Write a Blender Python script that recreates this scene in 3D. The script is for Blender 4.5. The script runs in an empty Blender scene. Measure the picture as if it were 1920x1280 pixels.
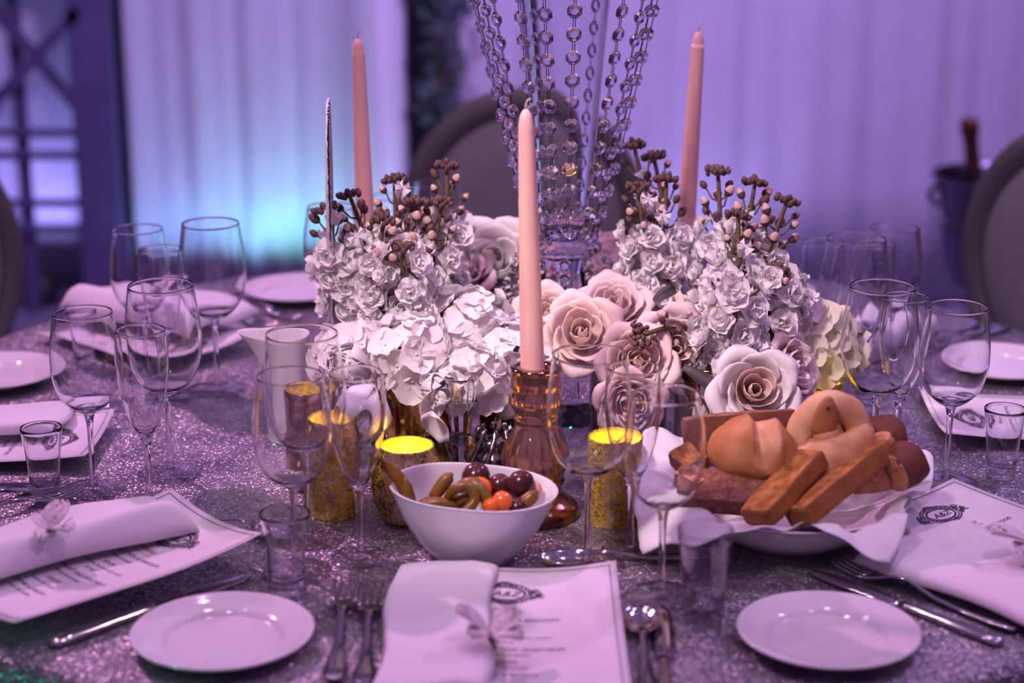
import bpy, math, random
from mathutils import Vector, Matrix, Euler, noise

PI = math.pi
R = math.radians
S = bpy.context.scene
COL = S.collection
TZ = 0.75                       # height of the table top
TC = (0.01, 2.05)               # centre of the round table
RT = 0.765                      # table radius

# ------------------------------------------------------------------ camera
cam_d = bpy.data.cameras.new('camera')
cam = bpy.data.objects.new('camera', cam_d)
COL.objects.link(cam)
cam.location = (0, 0, TZ + 0.686)
cam.rotation_euler = (math.radians(90 - 16.3), 0, 0)
cam_d.sensor_width = 36
cam_d.lens = 65.6
cam_d.clip_start = 0.02
cam_d.dof.use_dof = True
cam_d.dof.focus_distance = 1.90
cam_d.dof.aperture_fstop = 3.2
S.camera = cam

# ------------------------------------------------------------------ world, lights, exposure
W = bpy.data.worlds.new('World')
S.world = W
W.use_nodes = True
bg = W.node_tree.nodes['Background']
bg.inputs['Color'].default_value = (0.46, 0.25, 0.64, 1)
bg.inputs['Strength'].default_value = 0.22
S.view_settings.view_transform = 'Standard'
S.view_settings.look = 'None'
S.view_settings.gamma = 1.0
S.view_settings.use_curve_mapping = False
S.view_settings.exposure = 0.75
S.cycles.transparent_max_bounces = 40
S.cycles.max_bounces = 14
S.cycles.transmission_bounces = 14
S.cycles.glossy_bounces = 6
S.cycles.diffuse_bounces = 3
S.cycles.sample_clamp_indirect = 4.0


def spot(name, loc, aim, power, color, angle, blend=0.5, radius=0.05):
    d = bpy.data.lights.new(name, 'SPOT')
    d.energy = power
    d.color = color
    d.spot_size = math.radians(angle)
    d.spot_blend = blend
    d.shadow_soft_size = radius
    o = bpy.data.objects.new(name, d)
    COL.objects.link(o)
    o.location = loc
    o.rotation_euler = (Vector(aim) - Vector(loc)).to_track_quat('-Z', 'Y').to_euler()
    return o


# ceiling spots over the table: pink from back left, lilac from back right, rosy over the near side
spot('ceiling_spot_pink', (-1.55, 3.2, 2.75), (0.0, 1.95, TZ), 95, (1.0, 0.42, 0.84), 50, 1.0, 0.045)
spot('ceiling_spot_lilac', (1.7, 3.0, 2.9), (0.1, 2.0, TZ), 44, (0.70, 0.42, 1.0), 48, 1.0, 0.045)
spot('ceiling_spot_warm', (-0.75, 0.65, 2.7), (0.06, 1.9, TZ + 0.17), 195, (1.0, 0.74, 0.78), 22, 1.0, 0.16)
spot('ceiling_spot_violet', (0.6, 0.9, 3.0), (0.2, 1.9, TZ), 22, (0.88, 0.44, 1.0), 60, 0.6, 0.05)
# small bare downlights whose glints show on glass and steel
for x_, y_, z_ in ((-0.9, 2.4, 3.1), (-0.3, 3.0, 3.1), (0.5, 2.5, 3.1), (-0.5, 1.5, 3.1), (0.9, 1.6, 3.1)):
    spot('ceiling_downlight', (x_, y_, z_), (x_, y_, 0), 8, (1.0, 0.66, 0.92), 100, 0.6, 0.018)
# wall washers over the drapes
spot('wall_washer_purple', (-0.5, 3.7, 3.0), (-0.4, 5.2, 0.6), 135, (0.60, 0.38, 1.0), 80, 1.0, 0.1)
spot('wall_washer_blue', (1.3, 3.7, 3.0), (1.0, 5.2, 0.6), 125, (0.54, 0.36, 1.0), 80, 1.0, 0.1)
# green party light low at the left, grazing the skirt of the cloth
spot('party_light_green', (-1.3, 0.55, 0.35), (-0.36, 1.40, 0.735), 9.0, (0.05, 1.0, 0.45), 14, 0.4, 0.02)

# ------------------------------------------------------------------ helpers


def mesh(name, V, F, mats=None, smooth=True, mi=None):
    me = bpy.data.meshes.new(name)
    me.from_pydata([tuple(v) for v in V], [], F)
    for m in (mats if isinstance(mats, (list, tuple)) else [mats]):
        if m:
            me.materials.append(m)
    me.polygons.foreach_set('use_smooth', [smooth] * len(me.polygons))
    if mi:
        me.polygons.foreach_set('material_index', mi)
    me.update()
    return me


def obj(name, me, parent=None, loc=(0, 0, 0), rot=(0, 0, 0), sc=None):
    o = bpy.data.objects.new(name, me)
    COL.objects.link(o)
    o.location = loc
    if isinstance(rot, Matrix):
        o.rotation_euler = rot.to_euler()
    else:
        o.rotation_euler = rot
    if sc is not None:
        o.scale = (sc, sc, sc) if isinstance(sc, (int, float)) else sc
    if parent:
        o.parent = parent
    return o


def tag(o, label, cat, group=None, kind=None):
    if label:
        o['label'] = label
    if cat:
        o['category'] = cat
    if group:
        o['group'] = group
    if kind:
        o['kind'] = kind
    return o


def thing(name, label, cat, loc=(0, 0, 0), rz=0.0, group=None, rot=None):
    o = bpy.data.objects.new(name, None)
    COL.objects.link(o)
    o.empty_display_size = 0.02
    o.location = loc
    o.rotation_euler = rot.to_euler() if isinstance(rot, Matrix) else (rot or (0, 0, rz))
    return tag(o, label, cat, group)


def struct(o):
    o['kind'] = 'structure'
    return o


class MB:
    """collects geometry for one mesh"""

    def __init__(self):
        self.V, self.F, self.I = [], [], []

    def add(self, V, F, i=0, M=None):
        b = len(self.V)
        self.V += [M @ Vector(v) for v in V] if M else [Vector(v) for v in V]
        self.F += [tuple(b + k for k in f) for f in F]
        self.I += [i] * len(F)
        return self

    def me(self, name, mats, smooth=True):
        return mesh(name, self.V, self.F, mats, smooth, self.I)


def lathe(prof, seg=32, fn=None):
    """prof: [(r, z)]; a radius of 0 closes the surface. fn(a, r, z) -> (r, z)"""
    V, F, rows = [], [], []
    for r, z in prof:
        if r <= 1e-7:
            rows.append([len(V)])
            V.append((0, 0, z))
        else:
            row = []
            for k in range(seg):
                a = 2 * PI * k / seg
                rr, zz = fn(a, r, z) if fn else (r, z)
                row.append(len(V))
                V.append((rr * math.cos(a), rr * math.sin(a), zz))
            rows.append(row)
    for A, B in zip(rows, rows[1:]):
        if len(A) == 1 and len(B) == 1:
            continue
        for k in range(seg):
            k2 = (k + 1) % seg
            if len(A) == 1:
                F.append((A[0], B[k2], B[k]))
            elif len(B) == 1:
                F.append((A[k], A[k2], B[0]))
            else:
                F.append((A[k], A[k2], B[k2], B[k]))
    return V, F


def smoothprof(pts, n=4):
    """Catmull-Rom through profile points"""
    out = []
    P = [pts[0]] + list(pts) + [pts[-1]]
    for i in range(1, len(P) - 2):
        p0, p1, p2, p3 = [Vector(q) for q in P[i - 1:i + 3]]
        for k in range(n):
            t = k / n
            q = 0.5 * ((2 * p1) + (p2 - p0) * t + (2 * p0 - 5 * p1 + 4 * p2 - p3) * t * t + (3 * p1 - p0 - 3 * p2 + p3) * t ** 3)
            out.append(tuple(q))
    out.append(tuple(pts[-1]))
    return out


def tube(path, rad, seg=8, cap=True):
    path = [Vector(p) for p in path]
    n = len(path)
    if not isinstance(rad, (list, tuple)):
        rad = [rad] * n
    V, F = [], []
    t0 = (path[1] - path[0]).normalized()
    up = Vector((0, 0, 1)) if abs(t0.z) < 0.9 else Vector((1, 0, 0))
    a = t0.cross(up).normalized()
    for i, p in enumerate(path):
        t = (path[min(i + 1, n - 1)] - path[max(i - 1, 0)]).normalized()
        a = (a - t * a.dot(t)).normalized()
        b = t.cross(a)
        for k in range(seg):
            w = 2 * PI * k / seg
            V.append(p + (a * math.cos(w) + b * math.sin(w)) * rad[i])
    for i in range(n - 1):
        for k in range(seg):
            k2 = (k + 1) % seg
            F.append((i * seg + k, i * seg + k2, (i + 1) * seg + k2, (i + 1) * seg + k))
    if cap:
        F.append(tuple(range(seg))[::-1])
        F.append(tuple((n - 1) * seg + k for k in range(seg)))
    return V, F


def grid(fn, nu, nv):
    V = [fn(i / nu, j / nv) for j in range(nv + 1) for i in range(nu + 1)]
    F = [(j * (nu + 1) + i, j * (nu + 1) + i + 1, (j + 1) * (nu + 1) + i + 1, (j + 1) * (nu + 1) + i)
         for j in range(nv) for i in range(nu)]
    return V, F


def box(sx, sy, sz, c=(0, 0, 0)):
    x, y, z = sx / 2, sy / 2, sz / 2
    V = [(c[0] + i * x, c[1] + j * y, c[2] + k * z) for k in (-1, 1) for j in (-1, 1) for i in (-1, 1)]
    F = [(0, 2, 3, 1), (4, 5, 7, 6), (0, 1, 5, 4), (2, 6, 7, 3), (0, 4, 6, 2), (1, 3, 7, 5)]
    return V, F


def solid(V, F, thick):
    """give an open sheet a thickness along its normals, closed round its border"""
    V = [Vector(v) for v in V]
    N = [Vector() for _ in V]
    cnt = {}
    for f in F:
        n = (V[f[1]] - V[f[0]]).cross(V[f[-1]] - V[f[0]])
        for k in f:
            N[k] += n
        for a, b in zip(f, f[1:] + f[:1]):
            cnt[(a, b)] = 1
    n0 = len(V)
    W2 = V + [v - (n.normalized() if n.length else Vector((0, 0, 1))) * thick for v, n in zip(V, N)]
    F2 = list(F) + [tuple(n0 + k for k in f[::-1]) for f in F]
    for (a, b) in cnt:
        if (b, a) not in cnt:
            F2.append((b, a, a + n0, b + n0))
    return W2, F2


def aim(d, roll=0.0):
    """rotation that turns local +Z to direction d"""
    return Vector(d).to_track_quat('Z', 'Y').to_matrix().to_4x4() @ Matrix.Rotation(roll, 4, 'Z')


# ------------------------------------------------------------------ materials
MATS = {}


def pmat(name, color, rough=0.5, metal=0.0, spec=0.5, trans=0.0, ior=1.45, noise_amt=0.0, noise_scale=60.0, bump=0.0,
         bump_scale=200.0, sheen=0.0, coat=0.0, color2=None):
    m = bpy.data.materials.new(name)
    m.use_nodes = True
    nt = m.node_tree
    b = nt.nodes['Principled BSDF']
    b.inputs['Base Color'].default_value = (*color, 1)
    b.inputs['Roughness'].default_value = rough
    b.inputs['Metallic'].default_value = metal
    b.inputs['Specular IOR Level'].default_value = spec
    b.inputs['Transmission Weight'].default_value = trans
    b.inputs['IOR'].default_value = ior
    b.inputs['Sheen Weight'].default_value = sheen
    b.inputs['Coat Weight'].default_value = coat
    tc = nt.nodes.new('ShaderNodeTexCoord')
    if noise_amt or color2:
        n = nt.nodes.new('ShaderNodeTexNoise')
        n.inputs['Scale'].default_value = noise_scale
        n.inputs['Detail'].default_value = 5
        nt.links.new(tc.outputs['Object'], n.inputs['Vector'])
        mx = nt.nodes.new('ShaderNodeMix')
        mx.data_type = 'RGBA'
        mx.inputs['A'].default_value = (*color, 1)
        c2 = color2 or tuple(c * (1 - noise_amt) for c in color)
        mx.inputs['B'].default_value = (*c2, 1)
        cr = nt.nodes.new('ShaderNodeMapRange')
        cr.inputs['From Min'].default_value = 0.38
        cr.inputs['From Max'].default_value = 0.64
        nt.links.new(n.outputs['Fac'], cr.inputs['Value'])
        nt.links.new(cr.outputs['Result'], mx.inputs['Factor'])
        nt.links.new(mx.outputs['Result'], b.inputs['Base Color'])
    if bump:
        n2 = nt.nodes.new('ShaderNodeTexNoise')
        n2.inputs['Scale'].default_value = bump_scale
        n2.inputs['Detail'].default_value = 4
        nt.links.new(tc.outputs['Object'], n2.inputs['Vector'])
        bp = nt.nodes.new('ShaderNodeBump')
        bp.inputs['Strength'].default_value = bump
        bp.inputs['Distance'].default_value = 0.002 if bump < 0.65 else 0.006
        nt.links.new(n2.outputs['Fac'], bp.inputs['Height'])
        nt.links.new(bp.outputs['Normal'], b.inputs['Normal'])
    MATS[name] = m
    return m


def thin_glass(name, tint=(0.975, 0.97, 0.985), edge=(0.62, 0.57, 0.70), power=3.2, refl=1.0, base=0.05, rough=0.02):
    """a thin clear wall: passes light straight on, mirrors more towards grazing, darkens along its outline"""
    m = bpy.data.materials.new(name)
    m.use_nodes = True
    nt = m.node_tree
    nt.nodes.clear()
    out = nt.nodes.new('ShaderNodeOutputMaterial')
    lw = nt.nodes.new('ShaderNodeLayerWeight')
    lw.inputs['Blend'].default_value = 0.5
    pw = nt.nodes.new('ShaderNodeMath'); pw.operation = 'POWER'
    pw.inputs[1].default_value = power
    mu = nt.nodes.new('ShaderNodeMath'); mu.operation = 'MULTIPLY_ADD'
    mu.inputs[1].default_value = 0.85 * refl
    mu.inputs[2].default_value = base
    mu.use_clamp = True
    pe = nt.nodes.new('ShaderNodeMath'); pe.operation = 'POWER'
    pe.inputs[1].default_value = 3.2
    mx = nt.nodes.new('ShaderNodeMix'); mx.data_type = 'RGBA'
    mx.inputs['A'].default_value = (*tint, 1)
    mx.inputs['B'].default_value = (*edge, 1)
    tr = nt.nodes.new('ShaderNodeBsdfTransparent')
    gl = nt.nodes.new('ShaderNodeBsdfGlossy')
    gl.inputs['Roughness'].default_value = rough
    ms = nt.nodes.new('ShaderNodeMixShader')
    L = nt.links.new
    L(lw.outputs['Facing'], pw.inputs[0]); L(pw.outputs[0], mu.inputs[0])
    L(lw.outputs['Facing'], pe.inputs[0]); L(pe.outputs[0], mx.inputs['Factor'])
    L(mx.outputs['Result'], tr.inputs['Color'])
    L(mu.outputs[0], ms.inputs['Fac']); L(tr.outputs[0], ms.inputs[1]); L(gl.outputs[0], ms.inputs[2])
    L(ms.outputs[0], out.inputs['Surface'])
    MATS[name] = m
    return m


def petal_mat(name, color, color2, transl=0.28):
    m = bpy.data.materials.new(name)
    m.use_nodes = True
    nt = m.node_tree
    b = nt.nodes['Principled BSDF']
    out = nt.nodes['Material Output']
    b.inputs['Roughness'].default_value = 0.8
    b.inputs['Specular IOR Level'].default_value = 0.12
    tc = nt.nodes.new('ShaderNodeTexCoord')
    n = nt.nodes.new('ShaderNodeTexNoise')
    n.inputs['Scale'].default_value = 55
    n.inputs['Detail'].default_value = 3
    oi = nt.nodes.new('ShaderNodeObjectInfo')
    ad = nt.nodes.new('ShaderNodeVectorMath'); ad.operation = 'ADD'
    nt.links.new(tc.outputs['Object'], ad.inputs[0])
    nt.links.new(oi.outputs['Random'], ad.inputs[1])
    nt.links.new(ad.outputs[0], n.inputs['Vector'])
    mx = nt.nodes.new('ShaderNodeMix'); mx.data_type = 'RGBA'
    mx.inputs['A'].default_value = (*color, 1)
    mx.inputs['B'].default_value = (*color2, 1)
    nt.links.new(n.outputs['Fac'], mx.inputs['Factor'])
    nt.links.new(mx.outputs['Result'], b.inputs['Base Color'])
    tl = nt.nodes.new('ShaderNodeBsdfTranslucent')
    nt.links.new(mx.outputs['Result'], tl.inputs['Color'])
    bp = nt.nodes.new('ShaderNodeBump'); bp.inputs['Strength'].default_value = 0.25; bp.inputs['Distance'].default_value = 0.0008
    n3 = nt.nodes.new('ShaderNodeTexNoise'); n3.inputs['Scale'].default_value = 260
    nt.links.new(tc.outputs['Object'], n3.inputs['Vector'])
    nt.links.new(n3.outputs['Fac'], bp.inputs['Height'])
    nt.links.new(bp.outputs['Normal'], b.inputs['Normal'])
    ms = nt.nodes.new('ShaderNodeMixShader'); ms.inputs['Fac'].default_value = transl
    nt.links.new(b.outputs[0], ms.inputs[1]); nt.links.new(tl.outputs[0], ms.inputs[2])
    nt.links.new(ms.outputs[0], out.inputs['Surface'])
    MATS[name] = m
    return m


def mercury_mat(name, metal_col, speck_col, dark_col, scale=140, amount=0.56, bump=0.35, stretch=(1, 1, 1), rough=0.18):
    """mercury glass: mirrored lining with crackled gaps that let the tea light through"""
    m = bpy.data.materials.new(name)
    m.use_nodes = True
    nt = m.node_tree
    b = nt.nodes['Principled BSDF']
    out = nt.nodes['Material Output']
    L = nt.links.new
    tc = nt.nodes.new('ShaderNodeTexCoord')
    mp = nt.nodes.new('ShaderNodeMapping'); mp.inputs['Scale'].default_value = stretch
    L(tc.outputs['Object'], mp.inputs['Vector'])
    n = nt.nodes.new('ShaderNodeTexNoise'); n.inputs['Scale'].default_value = scale; n.inputs['Detail'].default_value = 6
    n.inputs['Roughness'].default_value = 0.7
    L(mp.outputs[0], n.inputs['Vector'])
    big = nt.nodes.new('ShaderNodeTexNoise'); big.inputs['Scale'].default_value = scale * 0.22; big.inputs['Detail'].default_value = 3
    L(mp.outputs[0], big.inputs['Vector'])
    r = nt.nodes.new('ShaderNodeMapRange'); r.inputs['From Min'].default_value = amount; r.inputs['From Max'].default_value = amount + 0.03
    L(n.outputs['Fac'], r.inputs['Value'])
    mx = nt.nodes.new('ShaderNodeMix'); mx.data_type = 'RGBA'
    mx.inputs['A'].default_value = (*metal_col, 1); mx.inputs['B'].default_value = (*dark_col, 1)
    r2 = nt.nodes.new('ShaderNodeMapRange'); r2.inputs['From Min'].default_value = 0.42; r2.inputs['From Max'].default_value = 0.6
    L(big.outputs['Fac'], r2.inputs['Value']); L(r2.outputs[0], mx.inputs['Factor'])
    L(mx.outputs['Result'], b.inputs['Base Color'])
    b.inputs['Metallic'].default_value = 0.92
    b.inputs['Roughness'].default_value = rough
    bp = nt.nodes.new('ShaderNodeBump'); bp.inputs['Strength'].default_value = bump; bp.inputs['Distance'].default_value = 0.002
    L(n.outputs['Fac'], bp.inputs['Height']); L(bp.outputs[0], b.inputs['Normal'])
    tl = nt.nodes.new('ShaderNodeBsdfTranslucent'); tl.inputs['Color'].default_value = (*speck_col, 1)
    df = nt.nodes.new('ShaderNodeBsdfDiffuse'); df.inputs['Color'].default_value = (*speck_col, 1)
    m2 = nt.nodes.new('ShaderNodeMixShader'); m2.inputs['Fac'].default_value = 0.35
    L(tl.outputs[0], m2.inputs[1]); L(df.outputs[0], m2.inputs[2])
    ms = nt.nodes.new('ShaderNodeMixShader')
    L(r.outputs[0], ms.inputs['Fac']); L(b.outputs[0], ms.inputs[1]); L(m2.outputs[0], ms.inputs[2])
    L(ms.outputs[0], out.inputs['Surface'])
    MATS[name] = m
    return m


GLASS = pmat('clear_glass', (0.98, 0.98, 1.0), 0.0, trans=1.0, ior=1.47)
CRYSTAL = pmat('cut_crystal', (0.97, 0.95, 1.0), 0.0, trans=1.0, ior=1.54)
THIN = thin_glass('thin_glass')
VASE_G = thin_glass('vase_glass', (0.97, 0.965, 0.98), (0.62, 0.60, 0.75), 3.0, 1.0, 0.05)
TUMBLER = thin_glass('cloudy_tumbler_wall', (0.93, 0.92, 0.95), (0.45, 0.43, 0.52), 3.0, 1.0, 0.07, 0.04)
CHINA = pmat('white_china', (0.78, 0.75, 0.77), 0.10, spec=0.5, coat=0.3)
CHINA_B = pmat('white_bowl_china', (0.74, 0.72, 0.77), 0.12, spec=0.6, coat=0.5)
STEEL = pmat('polished_steel', (0.62, 0.60, 0.64), 0.10, 1.0)
PEWTER = pmat('dark_pewter', (0.30, 0.28, 0.30), 0.22, 1.0, bump=0.4, bump_scale=160)
WIRE = pmat('dark_wire', (0.10, 0.08, 0.09), 0.3, 1.0)
LINEN = pmat('white_linen', (0.80, 0.77, 0.80), 0.85, spec=0.1, sheen=0.25, bump=0.12, bump_scale=900)
PAPER = pmat('menu_paper', (0.80, 0.75, 0.79), 0.55, spec=0.3, noise_amt=0.03, noise_scale=30)
INK = pmat('black_ink', (0.05, 0.03, 0.07), 0.7)
INK_RED = pmat('red_ink', (0.45, 0.12, 0.14), 0.7)
WAX = pmat('blush_wax', (0.80, 0.47, 0.43), 0.42, spec=0.4, noise_amt=0.04, noise_scale=25)
WAX.node_tree.nodes['Principled BSDF'].inputs['Subsurface Weight'].default_value = 0.25
WAX.node_tree.nodes['Principled BSDF'].inputs['Subsurface Radius'].default_value = (0.012, 0.005, 0.004)
WAX.node_tree.nodes['Principled BSDF'].inputs['Subsurface Scale'].default_value = 0.6
WICK = pmat('wick', (0.55, 0.40, 0.33), 0.9)
P_WHITE = petal_mat('white_petal', (0.90, 0.86, 0.86), (0.84, 0.78, 0.80))
P_STOCK = petal_mat('stock_petal', (0.90, 0.87, 0.88), (0.84, 0.79, 0.82), 0.35)
P_BLUSH = petal_mat('blush_petal', (0.88, 0.74, 0.74), (0.84, 0.64, 0.64))
P_PEACH = petal_mat('peach_petal', (0.91, 0.77, 0.72), (0.88, 0.67, 0.60))
P_CREAM = petal_mat('cream_petal', (0.80, 0.78, 0.64), (0.74, 0.70, 0.58))
BUD = pmat('brown_bud', (0.060, 0.028, 0.030), 0.6, noise_amt=0.4, noise_scale=300, color2=(0.12, 0.06, 0.05))
BUDP = pmat('bud_tip', (0.60, 0.42, 0.38), 0.6, color2=(0.42, 0.24, 0.20), noise_scale=200)
STALK = pmat('brown_stalk', (0.13, 0.085, 0.045), 0.6, noise_amt=0.3, noise_scale=120)
LEAF = pmat('dark_leaf', (0.06, 0.05, 0.045), 0.5, noise_amt=0.3)
STAMEN = pmat('rust_stamen', (0.45, 0.14, 0.05), 0.7)
MERC_GOLD = mercury_mat('mercury_gold', (0.92, 0.72, 0.40), (0.95, 0.74, 0.05), (0.36, 0.20, 0.12), 300, 0.485, 0.5, (1, 1, 1), 0.2)
MERC_RIB = mercury_mat('mercury_ribbed', (0.92, 0.82, 0.62), (0.92, 0.72, 0.05), (0.24, 0.15, 0.10), 260, 0.515, 0.5, (1, 1, 1), 0.16)
MERC_ROSE = mercury_mat('mercury_rose', (0.58, 0.33, 0.24), (0.60, 0.35, 0.15), (0.22, 0.09, 0.06), 60, 0.70, 0.3, (1, 1, 1), 0.08)
GOLD_IN = pmat('gold_lining', (0.85, 0.66, 0.05), 0.55, 0.3, noise_amt=0.5, noise_scale=170, color2=(0.40, 0.28, 0.02), bump=0.3)
BRONZE = pmat('bronze_mirror', (0.40, 0.22, 0.13), 0.08, 1.0, noise_amt=0.4, noise_scale=18)
GOLD = pmat('polished_gold', (0.72, 0.48, 0.14), 0.10, 1.0)
TEA = pmat('tea_wax', (0.8, 0.74, 0.55), 0.5)
CRUST = pmat('bun_crust', (0.38, 0.14, 0.045), 0.55, spec=0.3, color2=(0.52, 0.26, 0.11), noise_scale=22, bump=0.15, bump_scale=120)
BUNPALE = pmat('bun_pale', (0.66, 0.40, 0.23), 0.7, color2=(0.46, 0.20, 0.08), noise_scale=26, bump=0.25, bump_scale=90)
FOCAC = pmat('orange_bread', (0.46, 0.21, 0.06), 0.8, spec=0.2, color2=(0.26, 0.09, 0.025), noise_scale=90, bump=0.7, bump_scale=220)
FOCAC_C = pmat('orange_bread_crust', (0.33, 0.12, 0.03), 0.7, noise_amt=0.3, noise_scale=50, bump=0.4, bump_scale=160)
RYE = pmat('rye_bread', (0.22, 0.09, 0.06), 0.85, spec=0.15, color2=(0.34, 0.16, 0.11), noise_scale=110, bump=1.0, bump_scale=260)
CRUMB = pmat('bread_crumb', (0.68, 0.34, 0.18), 0.85, spec=0.15, color2=(0.48, 0.18, 0.09), noise_scale=70, bump=0.9, bump_scale=200)
DKCRUST = pmat('dark_crust', (0.17, 0.05, 0.025), 0.75, noise_amt=0.4, noise_scale=60, bump=0.4, bump_scale=150)
SEED = pmat('dark_seed', (0.02, 0.015, 0.012), 0.5)
TOMATO = pmat('orange_tomato', (0.78, 0.15, 0.015), 0.12, spec=0.6, coat=0.4)
OLIVE = pmat('dark_olive', (0.075, 0.018, 0.022), 0.2, spec=0.5, noise_amt=0.3, noise_scale=40)
PICKLE = pmat('pickled_chilli', (0.15, 0.095, 0.012), 0.3, spec=0.5, color2=(0.24, 0.085, 0.015), noise_scale=60)
ONION = pmat('pickled_onion', (0.72, 0.36, 0.26), 0.3, spec=0.5)
WING = pmat('butterfly_fabric', (0.74, 0.66, 0.66), 0.6, sheen=0.3, noise_amt=0.12, noise_scale=80)
WING_B = pmat('butterfly_dots', (0.45, 0.25, 0.25), 0.6)
BODY = pmat('butterfly_body', (0.16, 0.10, 0.10), 0.5)
FRAME = pmat('chair_frame_paint', (0.22, 0.21, 0.20), 0.5, spec=0.3, noise_amt=0.06)
PAD = pmat('chair_upholstery', (0.42, 0.42, 0.40), 0.9, spec=0.1, sheen=0.2, bump=0.1, bump_scale=700)
DARKWOOD = pmat('dark_lattice_paint', (0.13, 0.11, 0.24), 0.6, noise_amt=0.15, noise_scale=20)
BUCKET = pmat('bucket_metal', (0.20, 0.18, 0.24), 0.22, 1.0)
BOTTLE = pmat('dark_bottle', (0.015, 0.02, 0.015), 0.15, spec=0.6)
FOIL = pmat('copper_foil', (0.24, 0.10, 0.07), 0.4, 0.7, bump=0.4, bump_scale=120)
DRAPE = pmat('drape_voile', (0.66, 0.62, 0.70), 0.9, spec=0.05, sheen=0.3, noise_amt=0.05, noise_scale=9)
TULLE = pmat('white_tulle', (0.85, 0.82, 0.88), 0.9, spec=0.05, sheen=0.3)
FOLIAGE = pmat('ivy_leaf', (0.11, 0.16, 0.15), 0.6, noise_amt=0.3, noise_scale=40)
FLOOR_M = pmat('dark_carpet', (0.22, 0.20, 0.30), 0.95, spec=0.05, noise_amt=0.3, noise_scale=60, bump=0.3, bump_scale=300)
WALL_M = pmat('painted_wall', (0.30, 0.28, 0.34), 0.8, spec=0.1, noise_amt=0.05, noise_scale=6)
WOODTOP = pmat('table_plywood', (0.30, 0.20, 0.12), 0.7, noise_amt=0.2, noise_scale=25)
ACRYL_P = pmat('pale_acrylic', (0.62, 0.58, 0.70), 0.15, spec=0.6, noise_amt=0.25, noise_scale=90)
ACRYL = thin_glass('plaque_acrylic', (0.93, 0.92, 0.95), (0.30, 0.26, 0.36), 3.0, 1.0, 0.08)


def sequin_mat():
    m = bpy.data.materials.new('sequin_cloth')
    m.use_nodes = True
    nt = m.node_tree
    b = nt.nodes['Principled BSDF']
    L = nt.links.new
    tc = nt.nodes.new('ShaderNodeTexCoord')
    v = nt.nodes.new('ShaderNodeTexVoronoi')
    v.inputs['Scale'].default_value = 640
    L(tc.outputs['Object'], v.inputs['Vector'])
    v2 = nt.nodes.new('ShaderNodeTexVoronoi')
    v2.inputs['Scale'].default_value = 300
    L(tc.outputs['Object'], v2.inputs['Vector'])
    geo = nt.nodes.new('ShaderNodeNewGeometry')
    def tilt(col, k):
        s = nt.nodes.new('ShaderNodeVectorMath'); s.operation = 'SUBTRACT'; s.inputs[1].default_value = (0.5, 0.5, 0.5)
        L(col, s.inputs[0])
        c = nt.nodes.new('ShaderNodeVectorMath'); c.operation = 'SCALE'; c.inputs['Scale'].default_value = k
        L(s.outputs[0], c.inputs[0])
        return c.outputs[0]
    a = nt.nodes.new('ShaderNodeVectorMath'); a.operation = 'ADD'
    L(tilt(v.outputs['Color'], 1.0), a.inputs[0]); L(tilt(v2.outputs['Color'], 0.28), a.inputs[1])
    a2 = nt.nodes.new('ShaderNodeVectorMath'); a2.operation = 'ADD'
    L(geo.outputs['Normal'], a2.inputs[0]); L(a.outputs[0], a2.inputs[1])
    nn = nt.nodes.new('ShaderNodeVectorMath'); nn.operation = 'NORMALIZE'
    L(a2.outputs[0], nn.inputs[0]); L(nn.outputs[0], b.inputs['Normal'])
    n = nt.nodes.new('ShaderNodeTexNoise'); n.inputs['Scale'].default_value = 22; n.inputs['Detail'].default_value = 6
    L(tc.outputs['Object'], n.inputs['Vector'])
    mx = nt.nodes.new('ShaderNodeMix'); mx.data_type = 'RGBA'
    mx.inputs['A'].default_value = (0.25, 0.23, 0.27, 1); mx.inputs['B'].default_value = (0.42, 0.39, 0.43, 1)
    r = nt.nodes.new('ShaderNodeMapRange'); r.inputs['From Min'].default_value = 0.35; r.inputs['From Max'].default_value = 0.65
    L(n.outputs['Fac'], r.inputs['Value']); L(r.outputs[0], mx.inputs['Factor'])
    L(mx.outputs['Result'], b.inputs['Base Color'])
    b.inputs['Metallic'].default_value = 0.75
    b.inputs['Roughness'].default_value = 0.36
    return m


SEQUIN = sequin_mat()

# ------------------------------------------------------------------ the room
struct(obj('floor', mesh('floor', *box(9, 11, 0.1, (0, 2.2, -0.05)), FLOOR_M, False)))
struct(obj('wall_back', mesh('wall_back', *box(9, 0.1, 3.4, (0, 5.85, 1.7)), WALL_M, False)))
struct(obj('wall_left', mesh('wall_left', *box(0.1, 11, 3.4, (-4.5, 2.2, 1.7)), WALL_M, False)))
struct(obj('wall_right', mesh('wall_right', *box(0.1, 11, 3.4, (4.5, 2.2, 1.7)), WALL_M, False)))


def drape(name, label, x0, x1, y, depth, pitch, mat, seed, top=2.7):
    rr = random.Random(seed)
    n = int((x1 - x0) / 0.012)
    ph = [rr.uniform(0, 6.28) for _ in range(4)]

    def fold(x):
        return (math.sin(x * 2 * PI / pitch + ph[0] + 0.8 * math.sin(x * 3.1 + ph[1])) * 0.6
                + 0.4 * math.sin(x * 2 * PI / (pitch * 0.43) + ph[2]))

    def fn(u, v):
        x = x0 + (x1 - x0) * u
        z = 0.01 + (top - 0.01) * v
        return (x + 0.02 * math.sin(x * 9 + ph[3]) * (1 - v), y + depth * fold(x) * (1 - 0.25 * v), z)
    V, F = grid(fn, n, 8)
    return tag(obj(name, mesh(name, *solid(V, F, 0.003), mat)), label, 'drape', 'drapes along the back of the room')


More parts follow.
